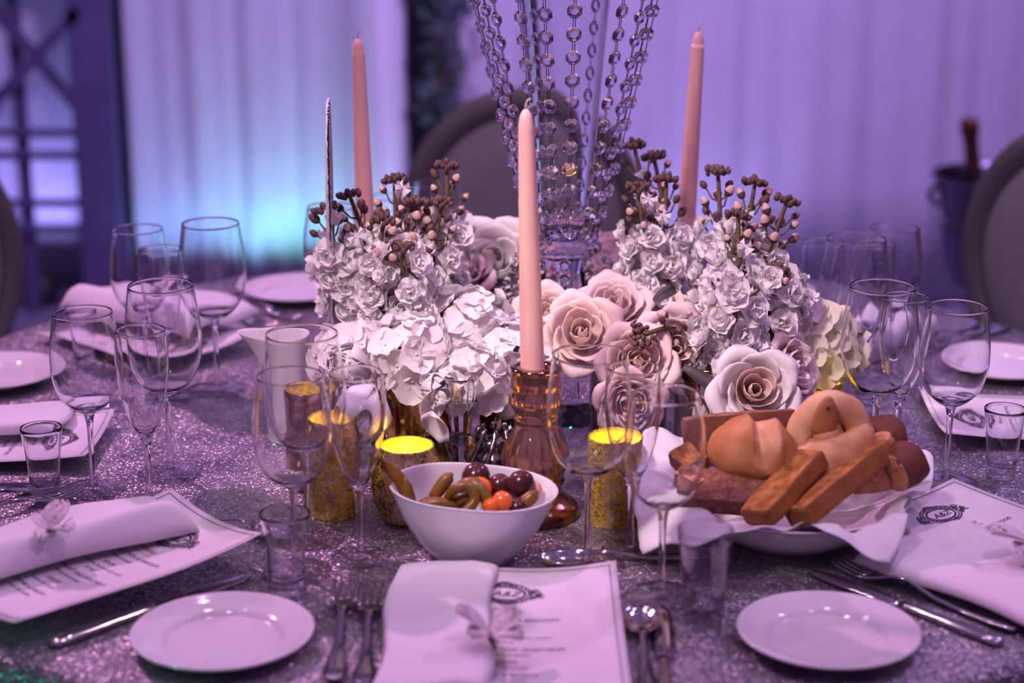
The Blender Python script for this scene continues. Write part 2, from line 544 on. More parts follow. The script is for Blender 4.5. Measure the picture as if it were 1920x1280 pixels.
drape('voile_drape', 'lilac-lit voile drape with cyan glow behind the left wine glasses', -1.10, -0.40, 5.30, 0.022, 0.20, DRAPE, 3)
drape('voile_drape', 'wide violet-lit voile drape behind the right taper candle and champagne bucket', -0.15, 3.2, 5.30, 0.020, 0.26, DRAPE, 8)
drape('voile_drape', 'shaded blue-violet drape seen through the dark lattice at far left', -3.2, -1.24, 5.55, 0.02, 0.24, DRAPE, 5)
drape('tulle_swag', 'narrow gathered white tulle drape beside the dark greenery column', -0.43, -0.30, 5.18, 0.030, 0.06, TULLE, 13)

# greenery column hanging between the drapes
g = thing('greenery_garland', 'dark green leafy garland hanging between the drapes behind the chair', 'garland', (-0.200, 5.2, 0))
obj('stem', mesh('stem', *tube([(0.02 * math.sin(k), 0, 0.05 + k * 0.22) for k in range(12)], 0.012, 6), STALK), g)
rr = random.Random(21)
mb = MB()
for k in range(900):
    z = rr.uniform(0.30, 2.45)
    a = rr.uniform(0, 2 * PI)
    rad = rr.uniform(0.0, 0.085) * (0.75 + 0.35 * math.sin(z * 9) + 0.2 * math.sin(z * 23))
    L_, W_ = rr.uniform(0.03, 0.055), rr.uniform(0.012, 0.02)
    V = [(0, 0, 0), (-W_, 0, L_ * 0.45), (0, 0.006, L_), (W_, 0, L_ * 0.45), (0, -0.004, L_ * 0.5)]
    M = Matrix.Translation((rad * math.cos(a), rad * math.sin(a), z)) @ Euler((rr.uniform(-1.6, 1.6), rr.uniform(-1.6, 1.6), a)).to_matrix().to_4x4()
    mb.add(V, [(0, 1, 4), (1, 2, 4), (2, 3, 4), (3, 0, 4)], 0, M)
fo = obj('foliage', mb.me('foliage', FOLIAGE, False), g)
fo['kind'] = 'stuff'

# dark lattice door frame at far left
lt = thing('lattice_screen', 'dark lattice screen with crossed bars and rails at the far left', 'screen', (-1.35, 5.2, 0))


def bar(name, a, b, w, parent, mat=DARKWOOD, d=0.03):
    a, b = Vector(a), Vector(b)
    ln = (b - a).length
    o = obj(name, mesh(name, *box(w, d, ln), mat, False), parent, (a + b) / 2,
            (b - a).to_track_quat('Z', 'Y').to_euler() if abs((b - a).normalized().z) < 0.999 else (0, 0, 0))
    return o


bar('post', (0.182, 0, 0), (0.182, 0, 2.6), 0.115, lt, d=0.06)
bar('post', (-0.42, 0, 0), (-0.42, 0, 2.6), 0.10, lt, d=0.06)
bar('stile', (-0.03, 0.01, 0), (-0.03, 0.01, 2.6), 0.035, lt, d=0.02)
for z in (0.250, 0.325, 0.462, 0.527, 1.25, 1.31):
    r_ = obj('rail', mesh('rail', *box(0.56, 0.03, 0.020), DARKWOOD, False), lt, (-0.13, 0, z))
for (cx, cz, ln, ang) in ((0.03, 0.74, 0.36, 46), (0.03, 0.74, 0.36, -52), (-0.22, 0.74, 0.42, 46), (-0.22, 0.74, 0.42, -52), (0.05, 1.02, 0.30, 46), (0.05, 1.02, 0.30, -52)):
    obj('cross_bar', mesh('cross_bar', *box(ln, 0.02, 0.034), DARKWOOD, False), lt, (cx, -0.016 - 0.004 * (ang > 0), cz), (0, -R(ang), 0))

# floor uplights behind the table, washing the drapes
UPL = pmat('uplight_case', (0.03, 0.03, 0.03), 0.5)
for i, (x, y, col, pw, lab) in enumerate((
        (-1.00, 5.12, (0.25, 0.50, 1.0), 1.6, 'black floor uplight nearest the dark lattice post'),
        (-0.78, 5.12, (0.25, 0.66, 1.0), 2.0, 'black floor uplight between the lattice and the left candle'),
        (-0.60, 5.12, (0.22, 0.85, 0.85), 2.0, 'black floor uplight giving the green streak left of the flowers'),
        (-0.40, 5.05, (0.35, 0.72, 1.0), 2.2, 'black floor uplight below the white tulle drape'),
        (0.55, 5.05, (0.40, 0.40, 1.0), 2.2, 'black floor uplight behind the right wine glasses'),
        (-1.38, 5.30, (0.35, 0.32, 1.0), 6.0, 'black floor uplight behind the lattice screen'))):
    u = thing('floor_uplight', lab, 'lamp', (x, y, 0), 0, 'floor uplights along the drapes')
    obj('case', mesh('case', *lathe([(0, 0), (0.045, 0), (0.05, 0.01), (0.05, 0.09), (0.042, 0.09), (0.040, 0.06), (0, 0.06)], 16), UPL), u)
    sp = spot('uplight_beam', (x, y, 0.10), (x, y + 0.20, 0.42), pw, col, 110, 1.0, 0.03)

# ------------------------------------------------------------------ table and cloth
t = thing('round_table', 'round banquet table hidden under the sequin cloth', 'table', (TC[0], TC[1], 0))
obj('tabletop', mesh('tabletop', *lathe([(0, 0.720), (RT - 0.012, 0.720), (RT - 0.012, 0.744), (0, 0.744)], 64), WOODTOP, False), t)
for k in range(4):
    a = PI / 4 + k * PI / 2
    obj('leg', mesh('leg', *lathe([(0, 0), (0.02, 0), (0.022, 0.72), (0, 0.72)], 10), WOODTOP), t, (0.5 * math.cos(a), 0.5 * math.sin(a), 0))
V, F = [], []
NS = 240
prof = [(0.0, TZ), (0.12, TZ), (0.25, TZ), (0.4, TZ), (0.55, TZ), (0.68, TZ), (RT - 0.02, TZ), (RT - 0.005, TZ - 0.003), (RT + 0.003, TZ - 0.012),
        (RT + 0.006, TZ - 0.04), (RT + 0.012, TZ - 0.12), (RT + 0.03, 0.45), (RT + 0.05, 0.2), (RT + 0.06, 0.012)]


def skirt(a, r, z):
    k = max(0.0, (TZ - 0.02 - z)) / 0.73
    return r + (0.055 * math.sin(a * 19 + 0.6 * math.sin(a * 5)) + 0.02 * math.sin(a * 43)) * k ** 0.7 * 0.9, z


V, F = lathe(prof, NS, skirt)
tag(obj('tablecloth', mesh('tablecloth', V, [f[::-1] for f in F], SEQUIN), None, (TC[0], TC[1], 0)),
    'silvery mauve sequin cloth covering the round table', 'tablecloth')

# ------------------------------------------------------------------ chairs


def chair(label, x, y, face, name='oval_back_chair'):
    c = thing(name, label, 'chair', (x, y, 0), face, 'oval-back chairs round the table')
    # local: back at y = -0.2 (behind sitter), seat to +y
    mb = MB()
    ring = [(0.205 * math.cos(2 * PI * k / 40), 0, 0.235 * math.sin(2 * PI * k / 40)) for k in range(40)]
    V, F = [], []
    for i, p in enumerate(ring):
        n = Vector((p[0] / 0.205, 0, p[2] / 0.235)).normalized()
        for k in range(8):
            w = 2 * PI * k / 8
            V.append(Vector(p) + n * 0.024 * math.cos(w) + Vector((0, 0.022 * math.sin(w), 0)))
    for i in range(40):
        for k in range(8):
            F.append((i * 8 + k, i * 8 + (k + 1) % 8, ((i + 1) % 40) * 8 + (k + 1) % 8, ((i + 1) % 40) * 8 + k))
    obj('back_frame', mesh('back_frame', V, F, FRAME), c, (0, -0.22, 0.680), (-0.12, 0, 0))
    Vp, Fp = lathe([(0, -0.018), (0.12, -0.017), (0.175, -0.012), (0.19, 0), (0.175, 0.018), (0.12, 0.028), (0, 0.032)], 32)
    obj('back_pad', mesh('back_pad', Vp, Fp, PAD), c, (0, -0.22, 0.680), (-PI / 2 - 0.12, 0, 0), (1.0, 1.15, 1.0))
    obj('seat', mesh('seat', *lathe([(0, 0.41), (0.22, 0.41), (0.235, 0.425), (0.235, 0.46), (0.21, 0.485), (0.1, 0.50), (0, 0.502)], 32), PAD), c)
    obj('seat_rail', mesh('seat_rail', *lathe([(0, 0.37), (0.225, 0.37), (0.24, 0.385), (0.24, 0.408), (0, 0.409)], 32), FRAME), c)
    for sx in (-1, 1):
        obj('back_post', mesh('back_post', *tube([(sx * 0.10, -0.20, 0.38), (sx * 0.12, -0.205, 0.52)], 0.018, 8), FRAME), c)
        for sy in (-1, 1):
            obj('leg', mesh('leg', *tube([(sx * 0.15, sy * 0.16, 0.0), (sx * 0.16, sy * 0.16, 0.2), (sx * 0.165, sy * 0.165, 0.375)], [0.012, 0.017, 0.022], 8), FRAME), c)
    return c


chair('grey oval-back chair directly behind the crystal vase', 0.02, 3.13, PI)
chair('grey oval-back chair at the right edge in front of the champagne bucket', 0.782, 2.822, R(134.5))
chair('oval-back chair cut off by the left edge', -0.811, 2.751, R(-130.5))

# champagne bucket on a stand
b = thing('champagne_bucket', 'dark metal champagne bucket on a stand behind the right chair', 'bucket', (1.045, 4.0, 0))
obj('bowl', mesh('bowl', *lathe(smoothprof([(0, 0.40), (0.07, 0.40), (0.085, 0.425), (0.10, 0.50), (0.108, 0.58), (0.125, 0.635), (0.132, 0.645), (0.124, 0.64),
                                            (0.102, 0.58), (0.094, 0.50), (0.06, 0.42), (0, 0.415)], 3), 28), BUCKET), b)
obj('band', mesh('band', *lathe([(0.100, 0.525), (0.112, 0.53), (0.112, 0.545), (0.103, 0.55)], 28), BUCKET), b)
for s in (-1, 1):
    obj('handle', mesh('handle', *tube([(s * (0.112 + 0.022 * math.sin(PI * k / 8)), 0, 0.575 + 0.05 * k / 8) for k in range(9)], 0.006, 6), BUCKET), b)
obj('stand', mesh('stand', *lathe([(0, 0), (0.13, 0), (0.13, 0.012), (0.02, 0.03), (0.014, 0.05), (0.014, 0.36), (0.06, 0.398), (0, 0.398)], 20), BUCKET), b)
bt = thing('champagne_bottle', 'dark bottle with copper foil neck leaning in the bucket', 'bottle', (1.040, 4.0, 0.43), 0, None, (0, -0.16, 0))
obj('body', mesh('body', *lathe(smoothprof([(0, 0), (0.038, 0.0), (0.041, 0.02), (0.041, 0.12), (0.03, 0.18), (0.0165, 0.225), (0.014, 0.25), (0, 0.25)], 3), 20), BOTTLE), bt)
obj('foil', mesh('foil', *lathe(smoothprof([(0.0172, 0.225), (0.0165, 0.27), (0.0165, 0.30), (0.020, 0.31), (0.020, 0.33), (0.012, 0.345), (0, 0.345)], 2), 16), FOIL), bt)

# ------------------------------------------------------------------ glassware
STEMS = {}


def stem_kind(kind):
    if kind in STEMS:
        return STEMS[kind]
    if kind == 'large':
        h, zs, Rf = 0.205, 0.088, 0.035
        outer = [(0.0, zs), (0.006, zs + 0.0005), (0.018, zs + 0.006), (0.030, zs + 0.019), (0.0375, zs + 0.038), (0.0395, zs + 0.055), (0.0385, zs + 0.078),
                 (0.0355, zs + 0.102), (0.0335, h)]
    elif kind == 'white':
        h, zs, Rf = 0.190, 0.084, 0.033
        outer = [(0.0, zs), (0.006, zs + 0.0005), (0.016, zs + 0.006), (0.0275, zs + 0.018), (0.034, zs + 0.036), (0.0358, zs + 0.052), (0.0345, zs + 0.075),
                 (0.0315, zs + 0.094), (0.0297, h)]
    else:
        h, zs, Rf = 0.182, 0.068, 0.028
        outer = [(0.0, zs), (0.004, zs + 0.0008), (0.009, zs + 0.008), (0.0155, zs + 0.022), (0.0215, zs + 0.042), (0.0252, zs + 0.066), (0.0262, zs + 0.084),
                 (0.0254, zs + 0.102), (0.0242, h)]
    th = 0.0008
    o = smoothprof(outer, 4)
    thick = [0.0045 * max(0, 1 - (z - zs) / 0.012) + th for r, z in o]
    inner = []
    for (r, z), k in zip(o, thick):
        inner.append((max(r - (th + 0.3 * (k - th)), 0.0) if r > 0.004 else 0.0, z + (k if r < 0.012 else th * 0.6 + (k - th) * 0.6)))
    inner = [q for q in inner if q[0] > 0.0035]
    inner[-1] = (inner[-1][0], h - 0.0002)
    rim = [(o[-1][0] - 0.0001, h + 0.0003), (o[-1][0] - th * 0.5, h + 0.0004)]
    bowl_prof = [q for q in o if q[0] > 0.0] + rim + inner[::-1] + [(0.0, inner[0][1] - 0.0004)]
    bowl = mesh('bowl_' + kind, *lathe([(0.0, zs)] + bowl_prof, 48), GLASS)
    st = smoothprof([(0.0048, 0.0052), (0.0038, 0.014), (0.0031, 0.035), (0.0031, zs - 0.022), (0.0040, zs - 0.008), (0.0062, zs + 0.0005)], 3)
    stem = mesh('stem_' + kind, *lathe([(0, 0.0050)] + st + [(0, zs + 0.0008)], 14), GLASS)
    foot = mesh('foot_' + kind, *lathe([(0, 0.0004), (Rf - 0.001, 0.0004), (Rf, 0.0010), (Rf - 0.0006, 0.0017), (Rf * 0.7, 0.0022), (Rf * 0.4, 0.0030), (0.0085, 0.0042),
                                        (0.0048, 0.0060), (0, 0.0062)], 40), THIN)
    STEMS[kind] = (bowl, stem, foot)
    return STEMS[kind]


def wineglass(kind, x, y, label):
    nm = {'large': 'wine_glass', 'white': 'wine_glass', 'flute': 'champagne_flute'}[kind]
    g = thing(nm, label, 'wine glass' if kind != 'flute' else 'flute', (x, y, TZ), 0, 'stemware on the table')
    bw, st, ft = stem_kind(kind)
    obj('bowl', bw, g)
    obj('stem', st, g)
    obj('foot', ft, g)
    return g


for kind, x, y, lab in (
        ('white', -0.430, 1.800, 'leftmost wine glass, standing beside the left menu card and shot glass'),
        ('flute', -0.366, 1.765, 'champagne flute between the two front wine glasses at left'),
        ('large', -0.360, 1.850, 'large wine glass just behind the flute at left'),
        ('large', -0.354, 2.140, 'tall large wine glass in front of the back-left plate and cyan drape'),
        ('white', -0.447, 2.175, 'wine glass furthest back in the left group, above the folded napkin'),
        ('flute', -0.408, 2.105, 'champagne flute half hidden between wine glasses at back left'),
        ('large', -0.196, 1.672, 'large wine glass in front of the white creamer jug'),
        ('white', -0.198, 1.588, 'wine glass at front left overlapping the gold crackled votive'),
        ('flute', -0.142, 1.622, 'champagne flute left of the white bowl of pickles'),
        ('large', 0.070, 1.605, 'large wine glass right of the white bowl, in front of the candlestick'),
        ('flute', 0.112, 1.640, 'champagne flute half hidden behind the large wine glass right of the bowl'),
        ('white', 0.133, 1.534, 'wine glass in front of the bread napkin'),
        ('large', 0.379, 1.846, 'large wine glass behind the bread plate at right'),
        ('flute', 0.413, 1.892, 'champagne flute between the two wine glasses at right'),
        ('white', 0.451, 1.822, 'rightmost wine glass, in front of the right-hand menu card'),
        ('flute', 0.366, 2.140, 'champagne flute nearest the flowers at back right'),
        ('large', 0.390, 2.060, 'large wine glass at back right against the violet drape'),
        ('flute', 0.425, 2.130, 'champagne flute seen through the large glass at back right'),
        ('white', 0.458, 2.180, 'wine glass furthest right in the back-right group'),
        ('white', -0.101, 2.450, 'blurred wine glass behind the left stock flowers'),
        ('flute', -0.165, 2.40, 'blurred flute behind the left taper candle'),
        ('white', -0.228, 2.30, 'blurred glass partly hidden by the silver rod')):
    wineglass(kind, x, y, lab)


def shot(kind, x, y, label, sc=1.0):
    g = thing('shot_glass', label, 'glass', (x, y, TZ + 0.0003), 0, 'small glasses on the table')
    g.scale = (sc, sc, sc)
    if kind == 'bell':
        o = smoothprof([(0.0165, 0.0), (0.0175, 0.004), (0.0168, 0.022), (0.0172, 0.045), (0.0195, 0.062), (0.0230, 0.077)], 4)
        m1 = GLASS
    elif kind == 'tumbler':
        o = smoothprof([(0.0165, 0.0), (0.0175, 0.003), (0.0195, 0.035), (0.0222, 0.068), (0.0236, 0.072), (0.0238, 0.080)], 4)
        m1 = TUMBLER
    else:
        o = smoothprof([(0.0150, 0.0), (0.0155, 0.003), (0.0165, 0.025), (0.0195, 0.055), (0.0222, 0.077)], 4)
        m1 = GLASS
    H_ = o[-1][1]
    zb = 0.013 if kind != 'tumbler' else 0.006
    inner = [(r - 0.0016, z) for r, z in o if z > zb + 0.004]
    V, F = lathe([(0, 0)] + o + [(o[-1][0] - 0.0004, H_ + 0.0008), (o[-1][0] - 0.0012, H_ + 0.0008)] + inner[::-1] + [(inner[0][0] * 0.8, zb + 0.0008), (0, zb)], 32)
    obj('body', mesh('body', V, F, m1), g)
    return g


shot('straight', -0.476, 1.785, 'small shot glass beside the left menu card', 0.95)
shot('straight', -0.535, 2.235, 'small shot glass seen through the leftmost wine glass', 0.95)
shot('bell', -0.201, 1.540, 'small bell-shaped glass between the left menu corner and the front plate')
shot('tumbler', 0.166, 1.490, 'small cloudy tumbler in front of the bread plate', 1.03)
shot('straight', 0.512, 1.838, 'small shot glass at the right edge beside the menu card', 0.98)

# ------------------------------------------------------------------ plates
PL = mesh('bread_plate', *lathe(smoothprof([(0, 0.002), (0.040, 0.002), (0.043, 0.0), (0.046, 0.002), (0.060, 0.007), (0.075, 0.0125), (0.0765, 0.0140), (0.0755, 0.0150),
                                            (0.064, 0.0112), (0.053, 0.0090), (0.048, 0.0060), (0.044, 0.0048), (0.02, 0.0045), (0, 0.0045)], 3), 56), CHINA)
for x, y, lab in ((-0.243, 1.436, 'white side plate left of the front forks'),
                  (0.266, 1.438, 'white side plate at front right below the forks'),
                  (-0.306, 2.575, 'white side plate at back left near the cyan-lit drape'),
                  (-0.628, 2.175, 'white side plate cut by the left edge'),
                  (0.608, 2.215, 'white side plate at right behind the rightmost wine glass')):
    tag(obj('side_plate', PL, None, (x, y, TZ)), lab, 'plate', 'side plates')

# ------------------------------------------------------------------ cutlery


def flat_profile(pts, thick, zfn, mat, name):
    """outline half-widths [(s, half_width)] along the length, extruded and bent by zfn(s)"""
    V, F = [], []
    for s, w in pts:
        z = zfn(s)
        V += [(-w, s, z), (-w * 0.55, s, z + thick), (w * 0.55, s, z + thick), (w, s, z), (w * 0.55, s, z - thick * 0.4), (-w * 0.55, s, z - thick * 0.4)]
    n = len(pts)
    for i in range(n - 1):
        for k in range(6):
            F.append((i * 6 + k, i * 6 + (k + 1) % 6, (i + 1) * 6 + (k + 1) % 6, (i + 1) * 6 + k))
    F.append((5, 4, 3, 2, 1, 0)); F.append(tuple((n - 1) * 6 + k for k in range(6)))
    return mesh(name, V, F, mat)


def fz(s):
    return 0.003 + 0.010 * math.exp(-((s - 0.118) / 0.028) ** 2) + 0.006 * max(0, (s - 0.16) / 0.035) ** 2 + 0.002 * math.exp(-(s / 0.04) ** 2)


FORK_H = flat_profile([(0, 0.004), (0.003, 0.0085), (0.02, 0.0095), (0.05, 0.0065), (0.085, 0.0038), (0.115, 0.0032), (0.130, 0.0045), (0.140, 0.0100), (0.150, 0.0125), (0.155, 0.0125)],
                      0.0014, fz, STEEL, 'fork_handle')
TINE = [flat_profile([(0.152, 0.0022), (0.165, 0.0019), (0.185, 0.0016), (0.194, 0.0008)], 0.0012, fz, STEEL, 'tine')]


def kz(s):
    return 0.0035


KNIFE_H = flat_profile([(0, 0.003), (0.004, 0.0085), (0.02, 0.0092), (0.06, 0.0065), (0.095, 0.0048), (0.105, 0.0055)], 0.003, kz, STEEL, 'knife_handle')
KNIFE_B = flat_profile([(0.105, 0.005), (0.112, 0.008), (0.13, 0.0095), (0.17, 0.0095), (0.195, 0.0075), (0.208, 0.0025), (0.211, 0.0006)], 0.0009, kz, STEEL, 'blade')
SPOON_H = flat_profile([(0, 0.003), (0.004, 0.0075), (0.02, 0.008), (0.06, 0.0045), (0.095, 0.0030), (0.112, 0.0042)], 0.0016, lambda s: 0.003 + 0.009 * math.exp(-((s - 0.1) / 0.03) ** 2), STEEL, 'spoon_handle')
V, F = grid(lambda u, v: ((u - 0.5) * 2 * 0.0185 * math.sin(PI * (0.06 + 0.92 * v)) ** 0.55, 0.110 + 0.052 * v,
                          0.0015 + 0.0085 * (1 - (1 - abs(2 * u - 1) ** 2) * math.sin(PI * (0.04 + 0.94 * v)) ** 0.6)), 10, 10)
SPOON_B = mesh('spoon_bowl', *solid(V, F, 0.0009), STEEL)


def fork(x, y, rz, label, z=0.0):
    o = thing('table_fork', label, 'fork', (x, y, TZ + z), rz, 'forks on the table')
    obj('handle', FORK_H, o)
    for k in range(4):
        obj('tine', TINE[0], o, ((k - 1.5) * 0.0066, 0, 0))


def knife(x, y, rz, label):
    o = thing('table_knife', label, 'knife', (x, y, TZ), rz, 'knives on the table')
    obj('handle', KNIFE_H, o)
    obj('blade', KNIFE_B, o)


def spoon(x, y, rz, label, z=0.0):
    o = thing('dessert_spoon', label, 'spoon', (x, y, TZ + z), rz, 'spoons on the table')
    obj('handle', SPOON_H, o)
    obj('bowl', SPOON_B, o)


fork(-0.143, 1.362, R(2), 'dinner fork right beside the front side plate')
fork(-0.119, 1.352, R(2), 'shorter-looking fork between the dinner fork and the front napkin')
knife(0.120, 1.300, R(-3), 'knife right of the front menu card with a bright blade')
spoon(0.108, 1.335, R(-1), 'dark soup spoon lying against the front menu card', 0.0)
spoon(0.186, 1.622, R(97), 'dessert spoon above the front menu, bowl next to the pickle bowl')
# seat at front right
fork(0.455, 1.482, R(42), 'fork touching the right-hand napkin, tines by the bread plate')
fork(0.431, 1.457, R(42), 'fork next to the knife at front right')
knife(0.412, 1.432, R(42), 'lowest cutlery piece beside the front right plate')
# seat at front left
knife(-0.388, 1.430, R(-46), 'knife lying below the left menu card')
spoon(-0.350, 1.735, R(-118), 'dessert spoon showing its dark bowl behind the left menu corner')
fork(-0.590, 1.665, R(-50), 'fork at the left edge above the napkin with tines to the right')
fork(-0.615, 1.695, R(-52), 'second fork at the left edge below the shot glass')
# seat at left
knife(-0.670, 1.800, R(-88), 'knife cut by the left edge below the left menu')
fork(-0.640, 2.055, R(-86), 'fork under the left side plate')
# seat at back left
fork(-0.440, 2.56, R(-128), 'blurred fork in front of the back-left plate')
fork(-0.470, 2.52, R(-128), 'second blurred fork beside the back-left menu')
# seats at right
spoon(0.46, 2.21, R(195), 'spoon with a dark bowl left of the right-hand menu')
fork(0.645, 2.425, R(128), 'dark fork behind the rightmost wine glass')
fork(0.665, 2.400, R(128), 'dark fork just behind the right side plate')

# ------------------------------------------------------------------ menu cards, napkins, butterflies
CW, CL = 0.156, 0.250


def card_z(x, y, k):
    return 0.006 + k * (0.010 * (2 * x / CW) ** 2 + 0.012 * max(0.0, y / (CL / 2)) ** 2)


_text_cache = {}


def text_tris(body, size, shear=0.0, align='CENTER'):
    key = (body, size, shear, align)
    if key in _text_cache:
        return _text_cache[key]
    cu = bpy.data.curves.new('t', 'FONT')
    cu.body = body
    cu.size = size
    cu.shear = shear
    cu.align_x = align
    cu.resolution_u = 2
    o = bpy.data.objects.new('t', cu)
    COL.objects.link(o)
    dg = bpy.context.evaluated_depsgraph_get()
    me = bpy.data.meshes.new_from_object(o.evaluated_get(dg))
    V = [tuple(v.co) for v in me.vertices]
    F = [tuple(p.vertices) for p in me.polygons]
    bpy.data.objects.remove(o)
    bpy.data.curves.remove(cu)
    bpy.data.meshes.remove(me)
    _text_cache[key] = (V, F)
    return V, F


def flat_ring(cx, cy, a, b, w, n=28, a0=0.0, a1=2 * PI):
    V, F = [], []
    for k in range(n + 1):
        t_ = a0 + (a1 - a0) * k / n
        c_, s_ = math.cos(t_), math.sin(t_)
        V += [(cx + a * c_, cy + b * s_, 0), (cx + (a + w) * c_, cy + (b + w) * s_, 0)]
    F = [(2 * k, 2 * k + 1, 2 * k + 3, 2 * k + 2) for k in range(n)]
    return V, F


def print_lines():
    """the printed matter of the card as one flat mesh: (V, F) in card coordinates, black then red"""
    blk, red = MB(), MB()
    ey = 0.080
    blk.add(*flat_ring(0, ey, 0.0165, 0.0105, 0.0022))
    blk.add(*flat_ring(0, ey, 0.0205, 0.0140, 0.0010))
    rr = random.Random(4)
    for k in range(26):            # scrollwork round the oval
        a = 2 * PI * k / 26
        blk.add(*flat_ring(0.0222 * math.cos(a), ey + 0.0160 * math.sin(a), 0.0016, 0.0016, 0.0011, 8, a - 2.2, a + 2.4))
    for sx in (-1, 1):             # side plumes and crest
        for j in range(5):
            blk.add(*flat_ring(sx * (0.0245 + 0.0022 * j), ey + 0.0045 - 0.003 * abs(j - 1), 0.0022, 0.0030 - 0.0003 * j, 0.0012, 9, 0.3 * j, 4.0 + 0.3 * j))
            blk.add(*flat_ring(sx * (0.0240 + 0.0016 * j), ey - 0.0075 + 0.001 * j, 0.0018, 0.0020, 0.0011, 9, 1.0 - 0.2 * j, 4.6))
    for j in range(-3, 4):
        blk.add(*flat_ring(j * 0.0026, ey + 0.0185 - 0.0007 * j * j, 0.0014, 0.0018, 0.0010, 8, 0, 4.4))
        blk.add(*flat_ring(j * 0.0026, ey - 0.0180 + 0.0006 * j * j, 0.0014, 0.0016, 0.0010, 8, 1, 5.4))
    blk.add(*text_tris('A&Z', 0.0125, 0.4), 0, Matrix.Translation((0, ey - 0.0045, 0)))
    red.add(*text_tris('Menu', 0.0115, 0.45), 0, Matrix.Translation((0, 0.046, 0)))
    red.add([(-0.017, 0.0415, 0), (0.017, 0.0415, 0), (0.017, 0.0420, 0), (-0.017, 0.0420, 0)], [(0, 1, 2, 3)])
    y = 0.030
    for body, sz in (('COLD SELECTION & SEAFOOD', 0.0068), ('with avocado', 0.0058), ('', 0.006), ('SOUP', 0.0068), ('of the season, served with cream', 0.0058), ('& fruit', 0.0058),
                     ('', 0.006), ('ROAST BREAST AND VEGETABLES', 0.0066), ('with potato gratin', 0.0058), ('', 0.006), ('TORTE', 0.0068), ('vanilla ice cream', 0.0058),
                     ('', 0.006), ('COFFEE & SWEETS', 0.0066), ('from the buffet', 0.0058)):
        if body:
            blk.add(*text_tris(body, sz), 0, Matrix.Translation((0.0, y, 0)))
        y -= 0.0092 if body else 0.0050
    for m_ in (0.0060,):           # border rule
        x_, y_ = CW / 2 - m_, CL / 2 - m_
        n = 10
        for (ax, ay, bx, by) in ((-x_, -y_, x_, -y_), (x_, -y_, x_, y_), (x_, y_, -x_, y_), (-x_, y_, -x_, -y_)):
            d = Vector((bx - ax, by - ay, 0)).normalized()
            p = Vector((-d.y, d.x, 0)) * 0.0007
            for k in range(n):
                A = Vector((ax + (bx - ax) * k / n, ay + (by - ay) * k / n, 0))
                B = Vector((ax + (bx - ax) * (k + 1) / n, ay + (by - ay) * (k + 1) / n, 0))
                blk.add([A, B, B + p, A + p], [(0, 1, 2, 3)])
    return blk, red


BLK, RED = print_lines()


def menu(x, y, rz, label, k=1.0, z=0.0, dx=0.0):
    o = thing('menu_card', label, 'menu', (x, y, TZ + z), rz, 'menu cards')
    V, F = grid(lambda u, v: ((u - 0.5) * CW, (v - 0.5) * CL, card_z((u - 0.5) * CW, (v - 0.5) * CL, k)), 12, 12)
    obj('card', mesh('card', *solid(V, F, 0.0005), PAPER), o)
    lift = lambda P: [(q, p[1], card_z(q, p[1], k) + 0.0005) for p in P for q in [p[0] + dx if abs(p[0]) < 0.07 and abs(p[1]) < 0.117 else p[0]]]
    obj('lettering', mesh('lettering', lift(BLK.V), BLK.F, INK, False), o)['kind'] = 'stuff'
    obj('heading', mesh('heading', lift(RED.V), RED.F, INK_RED, False), o)
    return o


menu(0.016, 1.437, R(0), 'menu card front centre, its left half under the folded napkin', 0.8, 0.0, -0.022)
menu(-0.372, 1.562, R(-48), 'large menu card at front left, raised over the knife', 1.0, 0.012)
menu(0.473, 1.651, R(40), 'menu card at right under the rumpled napkin and bread plate', 0.4)
menu(-0.575, 1.930, R(-90), 'menu card at the left edge behind the shot glass', 0.6)
menu(-0.476, 2.323, R(-128), 'menu card at back left beneath a folded napkin', 0.9)
menu(0.600, 2.000, R(88), 'menu card at right behind the rightmost wine glass', 0.6)


def napkin(x, y, rz, w, l, t, label, seed=1, z=0.0, flare=0.0, roll=0.0, group='folded napkins on the menu cards', crisp=7):
    """a folded linen napkin: a soft pad with rounded sides and rippled folds"""
    rr = random.Random(seed)
    p1, p2 = rr.uniform(0, 6), rr.uniform(0, 6)

    def top(u, v):
        a, b_ = 2 * u - 1, 2 * v - 1
        ww = w * (1 + flare * v * v)
        ex = 1 - abs(a) ** crisp
        ey = 1 - abs(b_) ** (2 * crisp) * 0.85
        hh = t * max(0.0, ex) ** 0.5 * max(0.0, ey) ** 0.5
        hh *= 1 + 0.16 * math.sin(3.0 * a + 2.2 * b_ + p1) + 0.10 * math.sin(5.1 * b_ - 2.3 * a + p2)
        hh += roll * math.exp(-((a - 0.55) / 0.33) ** 2) * max(0.0, ey) ** 0.5
        return (a * ww / 2 + 0.004 * math.sin(4 * b_ + p2), b_ * l / 2 + 0.004 * math.sin(3 * a + p1), hh + 0.0015)
    V, F = grid(top, 26, 34)
    o = tag(obj('folded_napkin', mesh('folded_napkin', *solid(V, F, 0.0016), LINEN), None, (x, y, TZ + z), (0, 0, rz)), label, 'napkin', group)
    return o


